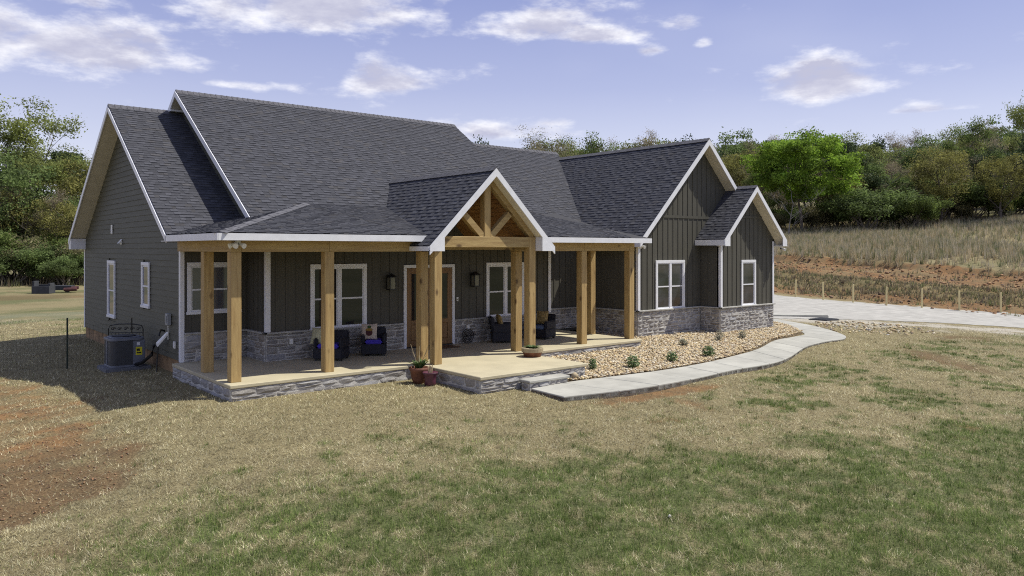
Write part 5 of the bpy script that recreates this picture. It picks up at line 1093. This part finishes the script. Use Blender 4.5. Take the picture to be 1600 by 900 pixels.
# ------------------------------------------------------------------ trees
def leafmat(name, c, v=.4, tr=.3): return mat(name, c, .7, v, .55, transl=tr, det=3, spec=.2)
LM = {'bright': leafmat('leaf_bright', (.25, .38, .052), tr=.45), 'olive': leafmat('leaf_olive', (.28, .27, .085), tr=.42), 'mid': leafmat('leaf_mid', (.165, .22, .062), tr=.42), 'dark': leafmat('leaf_dark', (.085, .12, .05), tr=.2), 'bud': leafmat('leaf_bud', (.33, .275, .18), tr=.4), 'bush': leafmat('leaf_bush', (.185, .25, .085), tr=.42), 'lime': leafmat('leaf_lime', (.28, .32, .10), tr=.42), 'bud2': leafmat('leaf_bud_green', (.26, .24, .125), tr=.4)}
M_barkg = mat('grey_bark', (.27, .245, .215), .95, .2, 3)
def make_tree(kind, seed, H=14.0, leaves=5000, lsize=.17, crown=(.3, 1.0), width=.42, lm='mid', bark=None, depth=4, nsplit=4, clump=1.0, conic=False, low=False, dome=None):
    r = random.Random(seed); rn = np.random.default_rng(seed); tw = MB(); tips = []
    def branch(p, d, L_, rad, lev):
        n = 3; pts = [p]; q = p.copy(); dd = d.copy()
        for i in range(n):
            dd = (dd+Vector((r.gauss(0, .12), r.gauss(0, .12), r.gauss(.05, .07)))).normalized(); q = q+dd*L_/n; pts.append(q.copy())
        tw.tube(pts, [rad*(1-.2*i) for i in range(n+1)], 5 if lev < 2 else 3, cap=False)
        if lev >= 1: tips.append((q.copy(), lev)); tips.append((pts[2].copy(), lev))
        if lev < depth:
            for k in range(nsplit if lev else nsplit+2):
                t = r.uniform(.35, 1) if lev else r.uniform(crown[0], .95); b = pts[0].lerp(pts[-1], t) if not lev else pts[min(int(t*n), n-1)].lerp(pts[min(int(t*n)+1, n)], t*n-int(t*n))
                a = r.uniform(0, 6.28); up = r.uniform(.25, .9) if not conic else r.uniform(-.1, .35); side = Vector((math.cos(a), math.sin(a), 0)); nd = (dd*.55+side*.75+Vector((0, 0, up*.6))).normalized() if not conic else (side+Vector((0, 0, up))).normalized()
                f_ = (.52 if lev else .42)*r.uniform(.75, 1.2)
                if conic and lev == 0: f_ = .34*(1.15-t)*1.6+.06
                branch(b, nd, L_*f_*(width/.42 if lev == 0 else 1), rad*.5*(1-.35*t), lev+1)
    if low:
        for k in range(7): a = r.uniform(0, 6.28); branch(Vector((r.uniform(-.4, .4), r.uniform(-.4, .4), 0)), Vector((math.cos(a)*.7, math.sin(a)*.7, 1)).normalized(), H*.62, H*.012, 1)
    else: branch(Vector((0, 0, 0)), Vector((r.uniform(-.04, .04), r.uniform(-.04, .04), 1)), H*(.62 if dome else .86), H*.014, 0)
    tm = tw.mesh('trunk'); T = np.array([t[0][:] for t in tips]); V = None
    if leaves:
        wts = np.array([t[1] for t in tips], float); wts /= wts.sum(); c = T[rn.choice(len(T), leaves, p=wts)]; s = H*.045*clump
        if dome:
            rx, rz, zc, nc = dome; u_ = rn.normal(0, 1, (nc, 3)); u_ /= np.linalg.norm(u_, axis=1)[:, None]; rad = rn.uniform(.45, 1.0, (nc, 1))**.6*rn.uniform(.82, 1.08, (nc, 1)); cc = u_*rad*np.array([rx, rx, rz])*H+np.array([0, 0, zc*H]); c = np.where(rn.random((leaves, 1)) < .93, cc[rn.integers(0, nc, leaves)], c)
        P = c+np.clip(rn.normal(0, 1, (leaves, 3)), -1.35, 1.35)*np.array([s, s, s*.75]); P[:, 2] = np.minimum(P[:, 2], (dome[1]*1.08+dome[2])*H*(.9+.1*rn.random(leaves)) if dome else 1e9); P[:, 2] = np.maximum(P[:, 2], .05*H*rn.random(leaves))
        sz = lsize*1.12*rn.uniform(.55, 1.3, leaves)[:, None]; e1 = rn.normal(0, 1, (leaves, 3)); e1 /= np.linalg.norm(e1, axis=1)[:, None]; e2 = np.cross(e1, rn.normal(0, 1, (leaves, 3))); e2 /= np.linalg.norm(e2, axis=1)[:, None]
        V = np.stack([P-e1*sz, P+e2*sz*.6, P+e1*sz, P-e2*sz*.6], 1).reshape(-1, 3); F = np.arange(leaves*4).reshape(-1, 4)
        me = bpy.data.meshes.new('crown'); me.vertices.add(len(V)); me.vertices.foreach_set('co', V.astype(np.float32).ravel()); me.loops.add(F.size); me.loops.foreach_set('vertex_index', F.ravel().astype(np.int32)); me.polygons.add(len(F)); me.polygons.foreach_set('loop_start', np.arange(0, F.size, 4, dtype=np.int32)); me.update(); me.materials.append(LM[lm])
    tm.materials.append(bark or M_bark)
    zmax = max(T[:, 2].max(), V[:, 2].max() if V is not None else 0) if not dome else (dome[1]*1.03+dome[2])*H
    return tm, (me if leaves else None), zmax
PROTO = {
 'bright': [make_tree('bright', 1, leaves=32000, lsize=0.15, crown=(.2, 1), width=.6, lm='bright', clump=1.0, dome=(.50, .33, .64, 110))],
 'olive': [make_tree('olive', 2, leaves=11475, lsize=0.115, lm='olive', clump=1.0, crown=(.1, 1), width=.5, dome=(.30, .36, .58, 60)), make_tree('olive', 3, leaves=10125, lsize=0.115, lm='lime', width=.46, clump=1.0, crown=(.08, 1))],
 'mid': [make_tree('mid', 4, leaves=13500, lsize=0.139, lm='mid', clump=1.1, crown=(.08, 1), width=.5), make_tree('mid', 5, leaves=14850, lsize=0.131, lm='bush', width=.52, crown=(.05, 1), dome=(.30, .36, .56, 70))],
 'dark': [make_tree('dark', 6, leaves=17550, lsize=0.123, lm='dark', conic=True, crown=(.1, 1), clump=.75), make_tree('dark', 7, leaves=17550, lsize=0.139, lm='dark', width=.46, crown=(.06, 1))],
 'bare': [make_tree('bare', 8, leaves=10125, lsize=0.082, lm='bud', depth=4, nsplit=5, clump=.7, bark=M_barkg, crown=(.06, 1), width=.5), make_tree('bare', 9, leaves=9450, lsize=0.078, lm='bud2', depth=4, nsplit=5, width=.56, clump=.7, bark=M_barkg, crown=(.06, 1))],
 'pale': [make_tree('pale', 10, leaves=0, depth=4, nsplit=4, width=.62, crown=(.12, 1), bark=M_barkp)],
 'bush': [make_tree('bush', 11, H=5, leaves=13500, lsize=0.082, lm='bush', low=True, depth=3, clump=1.6), make_tree('bush', 12, H=5, leaves=12150, lsize=0.082, lm='mid', low=True, depth=3, clump=1.6), make_tree('bush', 14, H=5, leaves=9450, lsize=0.074, lm='bud2', low=True, depth=3, clump=1.5)],
 'sparse': [make_tree('sparse', 13, leaves=12150, lsize=0.098, lm='lime', depth=4, nsplit=4, width=.40, clump=.7, crown=(.2, 1))],
}
BASEN = {'bright': 'maple_tree', 'olive': 'spring_tree', 'mid': 'broadleaf_tree', 'dark': 'evergreen_tree', 'bare': 'budding_tree', 'pale': 'bare_tree', 'bush': 'bush', 'sparse': 'sapling_tree'}
ntree = 0
def tree(kind, px, D, topy, label, group=None, var=None, wid=1.0, cat='tree', h=None):
    global ntree; ntree += 1; r = random.Random(ntree*13+5); x, y = at(px, D); z0 = gzf(x, y)
    tm, cm, zm = PROTO[kind][(ntree if var is None else var) % len(PROTO[kind])]
    Ht = h if h else max(2.0, CAM.z+(CY-topy)/FPX*D-z0); s = Ht/zm; sw = s*wid*r.uniform(.92, 1.1)
    t = empty(BASEN[kind], (x, y, z0-.15), r.uniform(0, 6.28)); t.scale = (sw, sw, s); tag(t, label, cat, group)
    link('trunk', tm, None, t)
    if cm: link('crown', cm, None, t)
    return t
# named ones first
tree('bright', 1254, 105, 203, 'bright fresh green round tree standing out on the right hand wood edge', var=0, wid=1.1)
tree('pale', 1232, 100, 262, 'bare pale branched spreading tree in front of the bright green tree', wid=1.35)
tree('bush', 1352, 102, 285, 'broad light green bush below the right hand wood', cat='bush', var=0, wid=1.5)
tree('bush', 1425, 103, 300, 'dark green bush right of the broad light green bush', cat='bush', var=1, wid=1.2)
tree('olive', 1565, 104, 232, 'yellow green tree near the right edge of the wood', var=0, wid=1.0)
tree('olive', 1470, 106, 218, 'tall olive yellow tree left of the yellow green edge tree', var=0, wid=1.0)
tree('mid', 1508, 124, 176, 'tall leafy tree forming the skyline peak at upper right', var=0)
tree('sparse', 1624, 98, 128, 'tall loose crowned tree cut by the right edge of the picture', wid=.8)
tree('pale', 1390, 108, 262, 'grey leafless tree between the two bushes of the right wood edge', wid=1.0)
tree('dark', 757, 118, 213, 'small round dark evergreen showing above the roof ridge step', var=1, wid=.8)
tree('bare', 800, 112, 213, 'fine twigged budding tree at left of the clump behind the roof', var=0)
tree('bare', 862, 108, 199, 'wide rounded budding tree tallest behind the roof valley', var=1, wid=1.35)
tree('mid', 950, 112, 205, 'green tree just left of the wing roof above the ridge', var=0)
tree('lime' if 'lime' in PROTO else 'olive', 985, 108, 228, 'low lime green tree peeping over the wing ridge', var=1)
tree('bare', 1050, 116, 197, 'thin crowned budding tree above the wing ridge near its apex', var=0)
tree('olive', 1010, 118, 206, 'brownish olive tree above the middle of the wing ridge', var=0)
tree('sparse', 75, 86, 150, 'tall loose crowned spring tree rising above the left wood', var=0, wid=1.1)
tree('sparse', 120, 84, 222, 'lower loose crowned spring tree beside the left gable', wid=1.2)
tree('sparse', 32, 88, 205, 'loose crowned spring tree left of the tallest left hand tree', wid=1.1)
tree('mid', 8, 74, 232, 'leafy tree at the extreme left of the wood', var=1)
tree('bush', 20, 68, 375, 'green bush at the foot of the left wood by the picture edge', cat='bush', var=0, wid=1.3)
tree('bush', 100, 67, 392, 'bright green bush at the foot of the left wood beside the house', cat='bush', var=0, wid=1.3)
LBL = {'bare': 'brown budding tree in the wood beyond the field', 'dark': 'dark evergreen in the wood beyond the field', 'mid': 'green leafed tree in the wood beyond the field', 'olive': 'olive spring tree in the wood beyond the field', 'bush': 'undergrowth bush along the foot of the right wood'}
GRP = {'bare': 'budding trees of the right wood', 'dark': 'evergreens of the right wood', 'mid': 'green trees of the right wood', 'olive': 'olive trees of the right wood', 'bush': 'undergrowth along the right wood'}
SKY = [(700, 222), (745, 226), (780, 222), (830, 206), (900, 204), (960, 206), (1030, 204), (1090, 209), (1130, 206), (1200, 204), (1300, 202), (1340, 197), (1400, 205), (1450, 201), (1500, 180), (1545, 176), (1600, 180), (1760, 178)]
rr2 = random.Random(3)
px = 1115
kinds = ['dark', 'bare', 'mid', 'bare', 'olive', 'bare', 'mid', 'bare', 'olive', 'bare']
k = 0
while px < 1740:        # back row: skyline
    ty = np.interp(px, [s[0] for s in SKY], [s[1] for s in SKY])+rr2.uniform(-4, 12); kd = kinds[k % 10]; tree(kd, px, rr2.uniform(122, 140), ty, LBL[kd], GRP[kd]); px += rr2.uniform(21, 32); k += 1
px = 1120; k = 3
while px < 1740:        # middle row
    ty = np.interp(px, [s[0] for s in SKY], [s[1] for s in SKY])+rr2.uniform(16, 52); kd = ['bare', 'dark', 'mid', 'bare', 'olive', 'bare', 'bare'][k % 7]; tree(kd, px, rr2.uniform(112, 121), ty, LBL[kd], GRP[kd]); px += rr2.uniform(28, 42); k += 1
px = 1205; 
while px < 1740:        # undergrowth
    tree('bush', px, rr2.uniform(108, 112), 0, LBL['bush'], GRP['bush'], cat='bush', h=rr2.uniform(3.2, 7.0), wid=1.25); px += rr2.uniform(18, 30)
px = 735; k = 0
while px < 1740:        # deep row closing the gaps in the skyline
    ty = np.interp(px, [s[0] for s in SKY], [s[1] for s in SKY])+rr2.uniform(10, 30); kd = ['mid', 'olive', 'mid', 'bare'][k % 4]
    if px < 1115: lb, gp = f"{ {'bare': 'brown budding', 'olive': 'olive spring', 'mid': 'green leafed'}[kd]} tree in the far wood showing over the roof", {'bare': 'budding trees', 'olive': 'olive trees', 'mid': 'green trees'}[kd]+' over the roof'
    else: lb, gp = LBL[kd], GRP[kd]
    tree(kd, px, rr2.uniform(142, 156), ty, lb, gp, var=1 if kd == 'mid' else 0, wid=1.1); px += rr2.uniform(20, 28); k += 1
px = 1140; k = 0
while px < 1740:        # lower front row closes the wood edge
    kd = ['bare', 'mid', 'bare', 'olive', 'bare'][k % 5]
    if 1205 < px < 1310: px += 20; continue
    tree(kd, px, rr2.uniform(109, 114), 0, LBL[kd], GRP[kd], h=rr2.uniform(6.5, 10.5), wid=1.25); px += rr2.uniform(22, 34); k += 1
px = 725; k = 0
while px < 1115:        # behind the roof
    ty = np.interp(px, [s[0] for s in SKY], [s[1] for s in SKY])+rr2.uniform(6, 22); kd = ['bare', 'olive', 'bare', 'mid', 'bare', 'dark'][k % 6]; tree(kd, px, rr2.uniform(122, 138), ty, f"{ {'bare': 'brown budding', 'olive': 'olive spring', 'mid': 'green leafed', 'dark': 'dark evergreen'}[kd]} tree in the far wood showing over the roof", {'bare': 'budding trees', 'olive': 'olive trees', 'mid': 'green trees', 'dark': 'evergreens'}[kd]+' over the roof'); px += rr2.uniform(17, 25); k += 1
px = -170; k = 0
while px < 250:         # left wood, two rows and undergrowth
    kd = ['bare', 'mid', 'olive', 'dark', 'bare', 'olive'][k % 6]; nm = {'bare': 'brown budding', 'olive': 'olive spring', 'mid': 'green leafed', 'dark': 'dark evergreen'}[kd]
    tree(kd, px, rr2.uniform(82, 100), rr2.uniform(222, 262), f'{nm} tree in the wood behind the left lawn', f'{nm} trees of the left wood'); px += rr2.uniform(22, 34); k += 1
px = -160; k = 1
while px < 230:
    kd = ['bare', 'olive', 'mid', 'bare'][k % 4]; nm = {'bare': 'brown budding', 'olive': 'olive spring', 'mid': 'green leafed'}[kd]
    tree(kd, px, rr2.uniform(72, 80), rr2.uniform(265, 310), f'{nm} tree in the wood behind the left lawn', f'{nm} trees of the left wood'); px += rr2.uniform(17, 27); k += 1
px = -160
while px < 230:
    tree('bush', px, rr2.uniform(68, 73), 0, 'undergrowth bush along the foot of the left wood', 'undergrowth along the left wood', cat='bush', h=rr2.uniform(2.4, 5.5), wid=1.3); px += rr2.uniform(15, 26)
